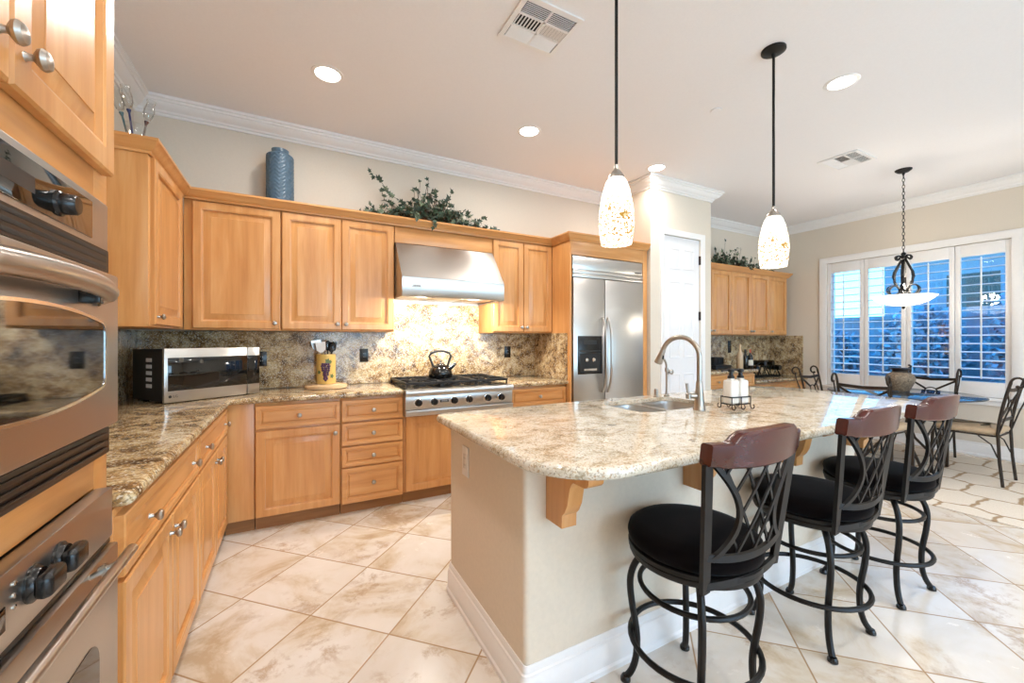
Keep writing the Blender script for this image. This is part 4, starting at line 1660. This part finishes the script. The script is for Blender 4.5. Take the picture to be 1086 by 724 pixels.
mb = MB()
for z in (.028, .068):
    mb.tube([cpt(a, b, z) for a, b in ((-.070, -.036), (.070, -.036), (.070, .036), (-.070, .036))], 0.0034, 6, closed=True)
for a in (-.070, 0, .070):
    for b in (-.036, .036):
        s1 = 1 if b > 0 else -1
        mb.tube([cpt(a, b, .068), cpt(a, b, .020)] + [cpt(a, b + s1 * (.012 - .012 * math.cos(an)), .015 - .012 * math.sin(an)) for an in [PI * k / 8 for k in range(1, 12)]], .0026, 6)
    mb.tube([cpt(a, -.036, .028), cpt(a, .036, .028)], .0026, 6)
mb.build('wire_frame', 'iron', ca)
for i, a in enumerate((-.0358, .0358)):
    b0 = cpt(a, 0, .0315)
    bt = thing('pump_bottle', ['white soap bottle with a dark pump, on the sink side of the caddy', 'white soap bottle with a dark pump, on the dining side of the caddy'][i], 'soap bottle', b0, 'pump bottles in the wire caddy')
    mb = MB()
    P0 = round_poly([(-.032, -.031), (.032, -.031), (.032, .031), (-.032, .031)], [.014] * 4, 4)
    rings = []
    for o_, z in ((-.004, 0), (0, .004), (0, .122), (-.004, .128), (-.018, .132), (-.021, .140)):
        rings.append([b0 + ux * x + uy * y + Vector((0, 0, z)) for x, y in offset_poly(P0, o_)])
    mb.loft(rings)
    mb.build('bottle_body', 'white_ceramic', bt)
    mb = MB()
    mb.lathe([(.018, .1402), (.018, .152), (.012, .156), (.010, .172), (.017, .176), (.018, .190), (.014, .193), (.001, .193)], b0, 18)
    mb.tube([b0 + Vector((0, 0, .186)), b0 + Vector((0, 0, .186)) - ux * .045 + uy * .01, b0 + Vector((0, 0, .180)) - ux * .055 + uy * .012], .0055, 8)
    mb.build('pump', 'pumpblack', bt)

# ------------------------------------------------------------------ things on the left and back counters
mw = thing('microwave', 'stainless countertop microwave with a black glass door, set across the corner', 'microwave', (-.445, 3.293, .914))
fv = Vector((.468, .344, 0)).normalized()
dv = Vector((-fv.y, fv.x, 0))
MW = .578
m0 = Vector((-.679, 3.121, .920))


def fM(a, b, c):
    return tuple(m0 + fv * a - dv * c + Vector((0, 0, b)))


def boxm(mb, a0, a1, b0, b1, c0, c1, r=.0):
    mat = Matrix(((fv.x, dv.x * -1, 0, m0.x), (fv.y, dv.y * -1, 0, m0.y), (0, 0, 1, m0.z), (0, 0, 0, 1)))
    mb.box(a0, a1, c0, c1, b0, b1, r, 2, mat)


mb = MB()
boxm(mb, .004, MW - .004, .008, .322, -.385, -.026, .004)
for a in (.05, MW - .05):
    for c in (-.34, -.07):
        boxm(mb, a - .015, a + .015, -.006, .008, c - .015, c + .015)
mb.build('microwave_body', 'black_matte', mw)
mb = MB()
boxm(mb, 0, MW * .845 - .001, 0, .330, -.025, 0, .005)
md = mb.build('microwave_door', 'steel_x', mw)
mb = MB()
boxm(mb, MW * .845 + .001, MW, 0, .330, -.025, 0, .005)
mp = mb.build('control_panel', 'steel_x', mw)
mb = MB()
boxm(mb, .018, MW * .845 - .001, .070, .272, -.0005, .0025, .001)
mb.build('door_glass', 'black_glass', md)
mb = MB()
boxm(mb, MW * .845 + .001, MW - .004, .070, .272, -.0005, .0025, .001)
mb.build('panel_glass', 'black_glass', mp)
mb = MB()
mb.lathe([(.0085, 0), (.0085, .0008)], fM(.030, .037, 0), 20, tuple(-dv))
lgm = mb.build('logo_disc', 'logo_dark', md)
text('LG', .021, 'logo_dark', md, lambda a, b, c: fM(.058 + a, .037 + b, .0006 + c))
mb = MB()
for k in range(5):
    boxm(mb, .002, .0045, .085 + k * .040, .108 + k * .040, -.215, -.150)
mb.build('side_vents', 'logo_grey', mw)

tv = thing('wooden_trivet', 'round pale wooden board under the yellow crock', 'trivet', (.235, 3.62, .914))
mb = MB()
mb.lathe([(.150, 0), (.158, .004), (.158, .022), (.152, .026), (.118, .027), (.115, .032), (.001, .032)], (.235, 3.62, .914), 40)
mb.build('trivet_board', 'light_wood', tv)
ck = thing('utensil_crock', 'yellow crock painted with purple grapes, full of utensils', 'crock', (.235, 3.62, .946))
mb = MB()
CZ = .9465
mb.lathe([(.064, 0), (.070, .003), (.0725, .010), (.0725, .226), (.0745, .235), (.0725, .240), (.066, .238), (.065, .02), (.001, .014)], (.235, 3.62, CZ), 36)
cb = mb.build('crock_body', 'crock', ck)


def oncyl(th, z, off=.0):
    a = th - PI / 2 - .06
    return Vector((.235 + (.0725 + off) * math.cos(a), 3.62 + (.0725 + off) * math.sin(a), CZ + z * 1.3))


rnd = random.Random(3)
mb = MB()
rows = [(.125, 4), (.112, 5), (.099, 4), (.086, 4), (.073, 3), (.060, 3), (.047, 2), (.036, 2), (.026, 1)]
for z, k in rows:
    for i in range(k):
        mb.sphere(oncyl((i - (k - 1) / 2) * .20 + rnd.uniform(-.04, .04) - .05, z), .0095, u=8, v=6)
mb.build('grape_relief', 'grape', cb)
mb = MB()
for th, z, s in ((.15, .142, .02), (.42, .138, .014), (.62, .05, .016), (-.75, .075, .014)):
    c = oncyl(th, z, .001)
    pts = []
    for i in range(10):
        a = 2 * PI * i / 10
        rr = s * (1 if i % 2 == 0 else .6)
        pts.append(oncyl(th + rr * math.cos(a) / .061, z + rr * math.sin(a), .0015))
    mb.face(pts)
mb.build('painted_leaves', 'leafpaint', cb)


def utensil(name, label, base, tip, head, mat, hmat):
    t = thing(name, label, 'utensil', base, 'utensils in the yellow crock')
    b, p = Vector(base), Vector(tip)
    d = (p - b).normalized()
    mb = MB()
    mb.tube([b, b.lerp(p, .6), p], .0048, 8)
    mb.build('utensil_handle', mat, t)
    sd = d.cross(Vector((.25, -1, 0))).normalized()
    up = sd.cross(d)
    mb = MB()
    if head == 'turner':
        pr = [(-.010, 0), (-.034, .022), (-.038, .085), (.038, .085), (.034, .022), (.010, 0)]
        mb.loft([[p + sd * x + d * y + up * c for x, y in pr] for c in (-.0012, .0012)])
        for k in (-.018, 0, .018):
            mb.loft([[p + sd * (k + x) + d * y + up * c for x, y in ((-.003, .03), (-.003, .075), (.003, .075), (.003, .03))] for c in (-.0016, .0016)])
    elif head == 'spoon':
        rings = []
        for i in range(9):
            f_ = i / 8
            w = .027 * math.sin(PI * min(1, f_ * .96 + .04)) ** .6
            rings.append([p + d * (f_ * .085) + sd * x * w + up * (-.010 * math.sin(PI * f_) * (1 - x * x) + c) for x, c in ((-1, 0), (-.5, -.002), (0, -.003), (.5, -.002), (1, 0), (.5, .001), (0, 0), (-.5, .001))])
        mb.loft(rings)
    elif head == 'whisk':
        for k in range(6):
            a = PI * k / 6
            w = sd * math.cos(a) + up * math.sin(a)
            mb.tube([p + d * (.10 * (1 - math.cos(PI * i / 12)) / 2 * 1.0) * 1.0 + w * (.028 * math.sin(PI * i / 12)) for i in range(13)], .0012, 4)
    elif head == 'ladle':
        mb.lathe([(.001, -.03), (.025, -.022), (.036, 0), (.034, 0), (.024, -.019), (.001, -.027)], p + up * .01 + d * .02, 18, up)
    mb.build('utensil_head', hmat, t)


utensil('slotted_turner', 'steel slotted turner leaning left out of the crock', (.222, 3.625, .968), (.175, 3.63, 1.215), 'turner', 'utensil_steel', 'utensil_steel')
utensil('spatula', 'pale flat turner in front, leaning left out of the crock', (.225, 3.605, .968), (.200, 3.595, 1.200), 'turner', 'utensil_steel', 'white_plastic')
utensil('cooking_spoon', 'black cooking spoon standing upright in the crock', (.24, 3.63, .968), (.248, 3.64, 1.215), 'spoon', 'black_gloss', 'black_gloss')
utensil('cooking_spoon', 'black cooking spoon leaning right out of the crock', (.245, 3.62, .968), (.278, 3.615, 1.205), 'spoon', 'black_gloss', 'black_gloss')
utensil('slotted_turner', 'black turner at the right edge of the crock', (.25, 3.64, .968), (.275, 3.65, 1.200), 'turner', 'black_gloss', 'black_gloss')
utensil('whisk', 'wire whisk between the turners in the crock', (.235, 3.645, .968), (.228, 3.66, 1.205), 'whisk', 'utensil_steel', 'utensil_steel')

kt = thing('kettle', 'glossy black kettle with a looped handle on the range', 'kettle', (1.165, 3.52, .9618))
K = Vector((1.165, 3.52, .9618))
mb = MB()
mb.lathe([(.085, 0), (.098, .004), (.106, .030), (.104, .055), (.090, .085), (.066, .108), (.042, .118), (.040, .122), (.030, .128), (.001, .130)], K, 32)
mb.build('kettle_body', 'kettle', kt)
mb = MB()
mb.lathe([(.006, .130), (.006, .140), (.012, .146), (.013, .154), (.008, .160), (.001, .161)], K, 14)
mb.build('lid_knob', 'chrome', kt)
mb = MB()
mb.tube([K + Vector((.065, -.02, .075)), K + Vector((.105, -.03, .105)), K + Vector((.130, -.035, .130))], [.024, .018, .014], 14)
mb.build('spout', 'kettle', kt)
mb = MB()
pts = [K + Vector((-.060, .015, .10)), K + Vector((-.075, .018, .14)), K + Vector((-.098, .022, .195)), K + Vector((-.080, .018, .222)), K + Vector((-.03, .008, .238)), K + Vector((.03, -.006, .238)), K + Vector((.078, -.018, .222)), K + Vector((.092, -.022, .195)), K + Vector((.072, -.018, .14)), K + Vector((.060, -.015, .10))]
mb.tube(pts, .0105, 10)
mb.build('kettle_handle', 'logo_dark', kt)


# ------------------------------------------------------------------ ceiling fittings
def register(label, x0, x1, y0, y1, cells):
    t = thing('ceiling_vent', label, 'ceiling vent', ((x0 + x1) / 2, (y0 + y1) / 2, CE))
    mb = MB()
    z = CE - .001
    fwid = .028
    for b in ((x0, x1, y0, y0 + fwid), (x0, x1, y1 - fwid, y1), (x0, x0 + fwid, y0 + fwid, y1 - fwid), (x1 - fwid, x1, y0 + fwid, y1 - fwid)):
        mb.box(b[0], b[1], b[2], b[3], z - .010, z)
    nx, ny = len(cells[0]), len(cells)
    cw, ch = (x1 - x0 - 2 * fwid) / nx, (y1 - y0 - 2 * fwid) / ny
    for i in range(1, nx):
        x = x0 + fwid + cw * i
        mb.box(x - .006, x + .006, y0 + fwid, y1 - fwid, z - .009, z)
    for j in range(1, ny):
        y = y0 + fwid + ch * j
        mb.box(x0 + fwid, x1 - fwid, y - .006, y + .006, z - .009, z)
    mb.build('vent_frame', 'trim', t)
    mb = MB()
    mb.box(x0 + .01, x1 - .01, y0 + .01, y1 - .01, z - .0015, z)
    mb.build('vent_duct', 'black_matte', t)
    mb = MB()
    for j in range(ny):
        for i in range(nx):
            ax, ay = x0 + fwid + cw * i, y0 + fwid + ch * j
            d = cells[j][i]
            n_ = 8
            for k in range(n_):
                f_ = (k + .5) / n_
                tl = .55 if d[1] == '+' else -.55
                if d[0] == 'x':     # slats run along x, spaced in y
                    m = Matrix.Translation((ax + cw / 2, ay + ch * f_, z - .006)) @ Matrix.Rotation(tl, 4, 'X')
                    mb.box(-cw / 2 + .006, cw / 2 - .006, -.0075, .0075, -.0008, .0008, mat=m)
                else:
                    m = Matrix.Translation((ax + cw * f_, ay + ch / 2, z - .006)) @ Matrix.Rotation(tl, 4, 'Y')
                    mb.box(-.0075, .0075, -ch / 2 + .006, ch / 2 - .006, -.0008, .0008, mat=m)
    mb.build('vent_slats', 'trim', t)


register('square white ceiling vent over the kitchen aisle, near the top edge', 1.03, 1.40, 1.765, 2.09, [['x+', 'x+'], ['y-', 'y+'], ['x-', 'x-']])
register('square white ceiling vent over the dining end of the room', 4.545, 4.925, 1.775, 2.10, [['x+', 'x+'], ['y-', 'y+'], ['x-', 'x-']])
for lb, x, y in (('small round white sprinkler cover between the two pendants', 2.84, 1.99), ('small round white sprinkler cover near the window wall', 6.27, 2.20)):
    t = thing('sprinkler_cover', lb, 'ceiling fitting', (x, y, CE), 'sprinkler covers')
    mb = MB()
    mb.lathe([(.040, -.0015), (.040, -.005), (.036, -.008), (.001, -.008)], (x, y, CE), 24)
    mb.build('cover_disc', 'ceil', t)

for i, (x, y) in enumerate(((1.31, 1.42), (2.55, 1.41))):
    t = thing('pendant_light', ['mosaic glass pendant over the sink end of the island, the nearer one', 'mosaic glass pendant over the dining end of the island, hung from a round black canopy'][i], 'pendant lamp', (x, y, 1.74), 'island pendants')
    mb = MB()
    mb.lathe([(.066, CE - 1.7415), (.066, CE - 1.752), (.050, CE - 1.762), (.014, CE - 1.768), (.010, CE - 1.785)], (x, y, 1.74), 32)
    mb.build('canopy', 'iron', t)
    mb = MB()
    mb.lathe([(.0075, .345), (.0075, CE - 1.77)], (x, y, 1.74), 12)
    mb.build('rod', 'iron', t)
    mb = MB()
    mb.lathe([(.038, .298), (.034, .315), (.020, .335), (.011, .345), (.010, .365)], (x, y, 1.74), 24)
    mb.build('socket_cap', 'nickel', t)
    mb = MB()
    mb.lathe([(.069, 0), (.076, .05), (.080, .095), (.079, .14), (.073, .19), (.061, .245), (.048, .285), (.036, .303), (.034, .303), (.046, .284), (.058, .245), (.069, .19), (.075, .14), (.076, .095), (.072, .05), (.066, 0)], (x, y, 1.74), 40)
    mb.build('glass_shade', 'mosaic', t, sharp=60)
    L = bpy.data.lights.new('pendant_bulb', 'SPOT')
    L.energy = 30
    L.color = (1, .88, .70)
    L.spot_size = math.radians(150)
    L.spot_blend = .8
    L.shadow_soft_size = .05
    o = bpy.data.objects.new('pendant_bulb', L)
    COL.objects.link(o)
    o.parent = t
    o.location = (0, 0, .03)

HX, HY = 5.52, 1.77
ch = thing('chandelier', 'wrought iron chandelier with a glowing alabaster bowl over the dining table', 'chandelier', (HX, HY, 1.64))
mb = MB()
mb.lathe([(.068, CE - .001), (.066, CE - .010), (.045, CE - .028), (.012, CE - .034), (.008, CE - .05)], (HX, HY, 0), 28)
mb.build('canopy', 'iron', ch)
mb = MB()
z = 2.20
k = 0
while z < CE - .045:
    pts = []
    for i in range(12):
        a = 2 * PI * i / 12
        u_, w_ = .010 * math.cos(a), .021 * math.sin(a)
        pts.append((HX + (u_ if k % 2 == 0 else 0), HY + (0 if k % 2 == 0 else u_), z + w_ + .018))
    mb.tube(pts, .0027, 6, closed=True)
    z += .0345
    k += 1
mb.build('chain', 'iron', ch)
mb = MB()
mb.lathe([(.006, 1.66), (.006, 2.19)], (HX, HY, 0), 10)
mb.lathe([(.001, 2.205), (.012, 2.20), (.022, 2.185), (.012, 2.17), (.02, 2.15), (.008, 2.14)], (HX, HY, 0), 16)
mb.lathe([(.004, 1.618), (.012, 1.626), (.015, 1.637), (.006, 1.650)], (HX, HY, 0), 14)
mb.build('stem', 'iron', ch)
for q in range(6):
    a = PI / 3 * q + .2
    d = Vector((math.cos(a), math.sin(a), 0))
    c = Vector((HX, HY, 0))
    mb = MB()
    pts = []
    for i in range(9):          # top scroll curling out
        an = PI * 1.35 * i / 8
        pts.append(c + d * (.045 + .024 * math.sin(an + .5)) + Vector((0, 0, 2.145 - .024 * math.cos(an + .5))))
    pts = list(reversed(pts))
    for rr, zz in ((.020, 2.16), (.022, 2.12), (.045, 2.07), (.078, 2.00), (.086, 1.95), (.074, 1.89), (.040, 1.83), (.026, 1.80)):
        pts.append(c + d * rr + Vector((0, 0, zz)))
    for i in range(12):         # lower scroll
        an = -PI / 2 + PI * 1.6 * i / 11
        pts.append(c + d * (.085 + .050 * math.cos(an)) + Vector((0, 0, 1.815 + .050 * math.sin(an))) if i else c + d * .06 + Vector((0, 0, 1.772)))
    mb.tube(pts, 0, flat=(.024, .007), up=d.cross(Vector((0, 0, 1))).cross(Vector((.3, .2, 1))) if False else (d * .05 + Vector((0, 0, 1))))
    mb.build('scroll_arm', 'iron', ch)
mb = MB()
bp = [(.012, 1.650), (.07, 1.655), (.13, 1.668), (.185, 1.692), (.225, 1.722), (.246, 1.747), (.252, 1.751), (.244, 1.753), (.220, 1.728), (.180, 1.699), (.127, 1.676), (.07, 1.663), (.012, 1.658)]
mb.lathe(bp, (HX, HY, 0), 48)
mb.build('glass_bowl', 'bowl', ch, sharp=60)
L = bpy.data.lights.new('bowl_bulb', 'POINT')
L.energy = BOWL_W * 3
L.color = (1, .9, .76)
L.shadow_soft_size = .08
o = bpy.data.objects.new('bowl_bulb', L)
COL.objects.link(o)
o.parent = ch
o.location = (0, 0, .21)


# ------------------------------------------------------------------ bar stools
def make_stool(label):
    t = thing('bar_stool', label, 'bar stool', (0, 0, 0), 'swivel bar stools at the island')
    SZ = .54
    mb = MB()
    mb.lathe([(.195, SZ - .026), (.218, SZ - .022), (.222, SZ - .014), (.222, SZ - .002), (.216, SZ), (.226, SZ + .003), (.226, SZ + .018), (.216, SZ + .022)], (0, 0, 0), 40)
    mb.lathe([(.10, SZ - .055), (.13, SZ - .05), (.13, SZ - .022), (.10, SZ - .018)], (0, 0, 0), 28)
    mb.build('seat_frame', 'iron', t)
    mb = MB()
    mb.lathe([(.214, SZ + .022), (.224, SZ + .030), (.228, SZ + .050), (.223, SZ + .068), (.205, SZ + .081), (.165, SZ + .090), (.09, SZ + .095), (.001, SZ + .097)], (0, 0, 0), 44)
    mb.build('seat_cushion', 'velvet', t, sharp=70)
    for sx in (-1, 1):
        for sy in (-1, 1):
            d = Vector((sx, sy, 0)).normalized()
            prof = [(.125, SZ - .030), (.160, SZ - .038), (.195, SZ - .075), (.214, .42), (.219, .37), (.212, .30), (.200, .23), (.194, .17), (.198, .10), (.212, .05), (.232, .018)]
            # smooth the control polygon
            cp = [d * r + Vector((0, 0, z)) for r, z in prof]
            pts = []
            for i in range(len(cp) - 1):
                p0, p1, p2, p3 = cp[max(i - 1, 0)], cp[i], cp[i + 1], cp[min(i + 2, len(cp) - 1)]
                for k in range(4):
                    s = k / 4
                    pts.append(.5 * ((2 * p1) + (p2 - p0) * s + (2 * p0 - 5 * p1 + 4 * p2 - p3) * s * s + (3 * p1 - p0 - 3 * p2 + p3) * s ** 3))
            pts.append(cp[-1])
            mb = MB()
            mb.tube(pts, .0125, 10)
            lg = mb.build('leg', 'iron', t)
            mb = MB()
            mb.lathe([(.014, 0), (.019, .003), (.019, .012), (.014, .022)], d * .236, 14)
            mb.build('foot', 'black_gloss', lg)
    for nm, r, z, q in (('upper_ring', .196, .405, .0095), ('foot_ring', .218, .205, .0105)):
        mb = MB()
        r2 = r - .012 if nm == 'upper_ring' else r
        mb.tube([(r2 * math.cos(2 * PI * i / 40), r2 * math.sin(2 * PI * i / 40), z) for i in range(40)], q, 8, closed=True)
        mb.build(nm, 'iron', t)
    # the back: plan curve y = Y(x); leans away from the seat going up

    def bk(x, z, off=0):
        f_ = (z - SZ) / .46
        y = -.212 - .062 * f_ + .035 * (x / .2) ** 2 - off
        return Vector((x, y, z))

    def xo(z):
        return .182 + .040 * (z - SZ) / .40

    for s in (-1, 1):
        mb = MB()
        zs = [SZ - .012 + i * (.938 - SZ + .012) / 14 for i in range(15)]
        mb.tube([bk(s * xo(z), z) for z in zs], 0, flat=(.034, .014), up=(0, 1, 0))
        mb.build('back_post', 'iron', t)
        mb = MB()
        pts = []
        for i in range(17):
            f_ = i / 16
            z = SZ + .095 + f_ * (.938 - SZ - .095)
            x = xo(z) - .020 - .095 * math.sin(PI * f_ ** .85)
            pts.append(bk(s * x, z))
        mb.tube(pts, 0, flat=(.018, .012), up=(0, 1, 0))
        mb.build('curved_bar', 'iron', t)
    mb = MB()
    za, zb = SZ + .105, .935

    def xin(z):
        f_ = min(max((z - SZ - .095) / (.938 - SZ - .095), 0), 1)
        return xo(z) - .020 - .095 * math.sin(PI * f_ ** .85)

    for sl in (-1, 1):
        for k in range(-8, 10):
            run = []
            for i in range(41):
                z = za + (zb - za) * i / 40
                x = sl * ((z - za) * .60 - .16 + k * .078)
                if abs(x) <= xin(z):
                    run.append(bk(x, z, .002 * sl))
                elif run:
                    if len(run) > 2:
                        mb.tube(run, 0, flat=(.0095, .005), up=(0, 1, 0))
                    run = []
            if len(run) > 2:
                mb.tube(run, 0, flat=(.0095, .005), up=(0, 1, 0))
    mb.build('back_lattice', 'iron', t)
    mb = MB()
    mb.tube([bk(-.190 + .380 * i / 16, SZ + .105 - .02 * (1 - (2 * i / 16 - 1) ** 2)) for i in range(17)], 0, flat=(.022, .012), up=(0, 1, 0))
    mb.build('arched_rail', 'iron', t)
    mb = MB()
    mb.tube([bk(-.185 + .370 * i / 16, SZ + .010) for i in range(17)], 0, flat=(.024, .012), up=(0, 1, 0))
    mb.build('lower_rail', 'iron', t)
    # wooden crest rail: stepped shoulders, curved in plan
    mb = MB()
    rings = []
    for i in range(33):
        x = -.230 + .460 * i / 32
        ax = abs(x)
        topz = 1.030 + .006 * (1 - (x / .15) ** 2) if ax < .135 else (1.030 - .030 * min(1, (ax - .135) / .03) ** 1.2 if ax < .165 else 1.000)
        botz = .930 - .010 * (1 - (x / .230) ** 2) + (.0 if ax < .2 else .004)
        c0 = bk(x, .96)
        th = .020
        b = .006
        ring = []
        for oy, z in ((-th + b, botz), (-th, botz + b), (-th, topz - b), (-th + b, topz), (th - b, topz), (th, topz - b), (th, botz + b), (th - b, botz)):
            tilt = -(z - .96) * .12
            ring.append((x, c0.y + oy + tilt, z))
        rings.append(ring)
    mb.loft(rings)
    mb.build('crest_rail', 'cherry', t, sharp=40)
    return t


st = make_stool('black velvet bar stool with a cherry crest rail, nearest the island corner')
STO = [(1.285, .995, 0), (2.085, .998, 0), (2.765, 1.0, -2)]
LB = ['black velvet bar stool with a cherry crest rail, nearest the rounded island corner', 'middle one of the black bar stools along the island', 'black bar stool farthest along the island, next to the dining set']
for i, (x, y, rz) in enumerate(STO):
    o = st if i == 0 else copy_tree(st)
    o.location = (x, y, 0)
    o.rotation_euler = (0, 0, math.radians(rz))
    o['label'] = LB[i]

# ------------------------------------------------------------------ dining end
mb = MB()
mb.box(4.42, 6.62, .55, 2.95, .0008, .009, .003)
tag(mb.build('rug', 'rug'), 'cream rug with a tan trellis pattern under the dining table', 'rug')
RZ = .0095
TX0, TY0 = 5.60, 1.82
tb = thing('dining_table', 'round smoked-glass dining table on a wrought iron base', 'table', (TX0, TY0, RZ))
mb = MB()
mb.lathe([(.600, .738), (.606, .742), (.606, .748), (.600, .752)], (TX0, TY0, 0), 64)
mb.build('tabletop', 'tabletop_glass', tb)
for q in range(4):
    a = PI / 4 + PI / 2 * q
    d = Vector((math.cos(a), math.sin(a), 0))
    c = Vector((TX0, TY0, RZ))
    mb = MB()
    pts = [c + d * r + Vector((0, 0, z)) for r, z in ((.34, .0155), (.33, .035), (.26, .12), (.12, .28), (.08, .40), (.12, .52), (.24, .64), (.34, .705), (.37, .715))]
    mb.tube(pts, .013, 8)
    mb.lathe([(.016, .715), (.016, .728)], c + d * .37, 12)
    mb.build('leg', 'bronze', tb)
mb = MB()
mb.tube([(TX0 + .09 * math.cos(2 * PI * i / 32), TY0 + .09 * math.sin(2 * PI * i / 32), RZ + .40) for i in range(32)], .009, 8, closed=True)
mb.tube([(TX0 + .25 * math.cos(2 * PI * i / 40), TY0 + .25 * math.sin(2 * PI * i / 40), RZ + .645) for i in range(40)], .009, 8, closed=True)
mb.build('base_ring', 'bronze', tb)

vz = thing('carved_vase', 'squat carved brown urn on the glass dining table', 'vase', (5.78, 1.88, .7525))
mb = MB()
mb.lathe([(.07, 0), (.075, .006), (.095, .05), (.118, .10), (.124, .135), (.112, .170), (.082, .195), (.070, .202)], (5.78, 1.88, .7525), 36)
mb.build('vase_body', 'carved', vz)
mb = MB()
mb.lathe([(.0705, .2025), (.066, .215), (.072, .232), (.088, .240), (.088, .246), (.070, .244), (.060, .225)], (5.78, 1.88, .7525), 32)
mb.tube([(5.78 + .062, 1.88 - .03, .965), (5.78 + .098, 1.88 - .05, .985), (5.78 + .100, 1.88 - .055, 1.02), (5.78 + .078, 1.88 - .045, 1.03)], .010, 8)
mb.build('vase_rim', 'pumpblack', vz)


def make_chair(label):
    """faces +y; the origin is under the seat centre"""
    t = thing('dining_chair', label, 'dining chair', (0, 0, 0), 'wrought iron dining chairs')
    SZ = .455
    mb = MB()
    P0 = round_poly([(-.19, -.205), (.19, -.205), (.215, .215), (-.215, .215)], [.05, .05, .07, .07], 6)
    rings = []
    for o_, z in ((-.012, SZ - .012), (0, SZ), (.006, SZ + .016), (.002, SZ + .034), (-.02, SZ + .046), (-.07, SZ + .054), (-.12, SZ + .057)):
        rings.append([(x, y, z) for x, y in offset_poly(P0, o_)])
    mb.loft(rings)
    mb.build('seat_cushion', 'tan_cloth', t, sharp=70)
    mb = MB()
    mb.tube([(x, y, SZ - .020) for x, y in offset_poly(P0, -.004)], .008, 8, closed=True)
    mb.build('seat_frame', 'bronze', t)
    for s in (-1, 1):
        mb = MB()
        mb.tube([(s * .195, .205, SZ - .02), (s * .200, .210, .30), (s * .203, .216, .0)], 0, flat=(.022, .022), up=(0, 1, 0))
        mb.tube([(s * .198, .200, .25), (s * .192, .165, .36), (s * .185, .085, SZ - .03)], .006, 6)
        mb.build('leg', 'bronze', t)
        mb = MB()
        pts = [(s * .195, -.235, .0), (s * .192, -.215, .22), (s * .190, -.205, SZ)]
        for i in range(1, 9):
            f_ = i / 8
            pts.append((s * (.190 + .012 * f_), -.205 - .075 * f_ ** 1.5, SZ + .46 * f_))
        for i in range(1, 17):      # scroll curling backwards
            an = 1.60 * PI * i / 16
            rr = .048 * (1 - .55 * i / 16)
            pts.append((s * (.202 + .012 * i / 16), -.280 - .048 + rr * math.cos(an), SZ + .46 + rr * math.sin(an) * 1.25))
        mb.tube(pts, [.0115] * 11 + [.0095] * 16, 8)
        e_ = pts[-1]
        mb.sphere(e_, .013, u=10, v=8)
        mb.tube([(s * .192, -.205, .25), (s * .186, -.165, .36), (s * .18, -.085, SZ - .03)], .006, 6)
        # slim second stay behind the post
        mb.tube([(s * .190, -.208, SZ), (s * .196, -.255, SZ + .18), (s * .205, -.315, SZ + .36), (s * .208, -.330, SZ + .44)], .0065, 6)
        mb.build('back_leg', 'bronze', t)

    def B(x, z):
        f_ = (z - SZ) / .46
        return Vector((x, -.205 - .075 * f_ ** 1.5, z))

    mb = MB()
    mb.tube([B(-.20, SZ + .40), B(0, SZ + .388), B(.20, SZ + .40)], 0, flat=(.030, .010), up=(0, 1, 0))
    mb.build('top_bar', 'bronze', t)
    mb = MB()
    mb.tube([B(-.192, SZ + .12), B(0, SZ + .12), B(.192, SZ + .12)], 0, flat=(.026, .010), up=(0, 1, 0))
    mb.build('lower_bar', 'bronze', t)
    mb = MB()
    zc = SZ + .255
    for sx in (-1, 1):
        for sz in (-1, 1):
            mb.tube([B(sx * .045, zc + sz * .025), B(sx * .192, zc + sz * .125)], 0, flat=(.020, .008), up=(0, 1, 0))
    mb.tube([B(.052 * math.cos(2 * PI * i / 24), zc + .040 * math.sin(2 * PI * i / 24)) for i in range(24)], .0065, 8, closed=True)
    mb.build('back_ring', 'bronze', t)
    return t


chs = [(4.98, 1.80, -90, 'iron dining chair with its back to the kitchen island'),
       (6.17, 1.82, 90, 'iron dining chair on the window side of the table'),
       (5.66, 1.33, 0, 'iron dining chair with a tan seat, at the right edge of the photo'),
       (5.52, 2.36, 180, 'iron dining chair at the far side of the table by the nook')]
c0 = make_chair(chs[2][3])
for i, (x, y, rz, lb) in enumerate(chs):
    o = c0 if i == 0 else copy_tree(c0)
    o.location = (x, y, RZ + .0012)
    o.rotation_euler = (0, 0, math.radians(rz))
    o['label'] = lb
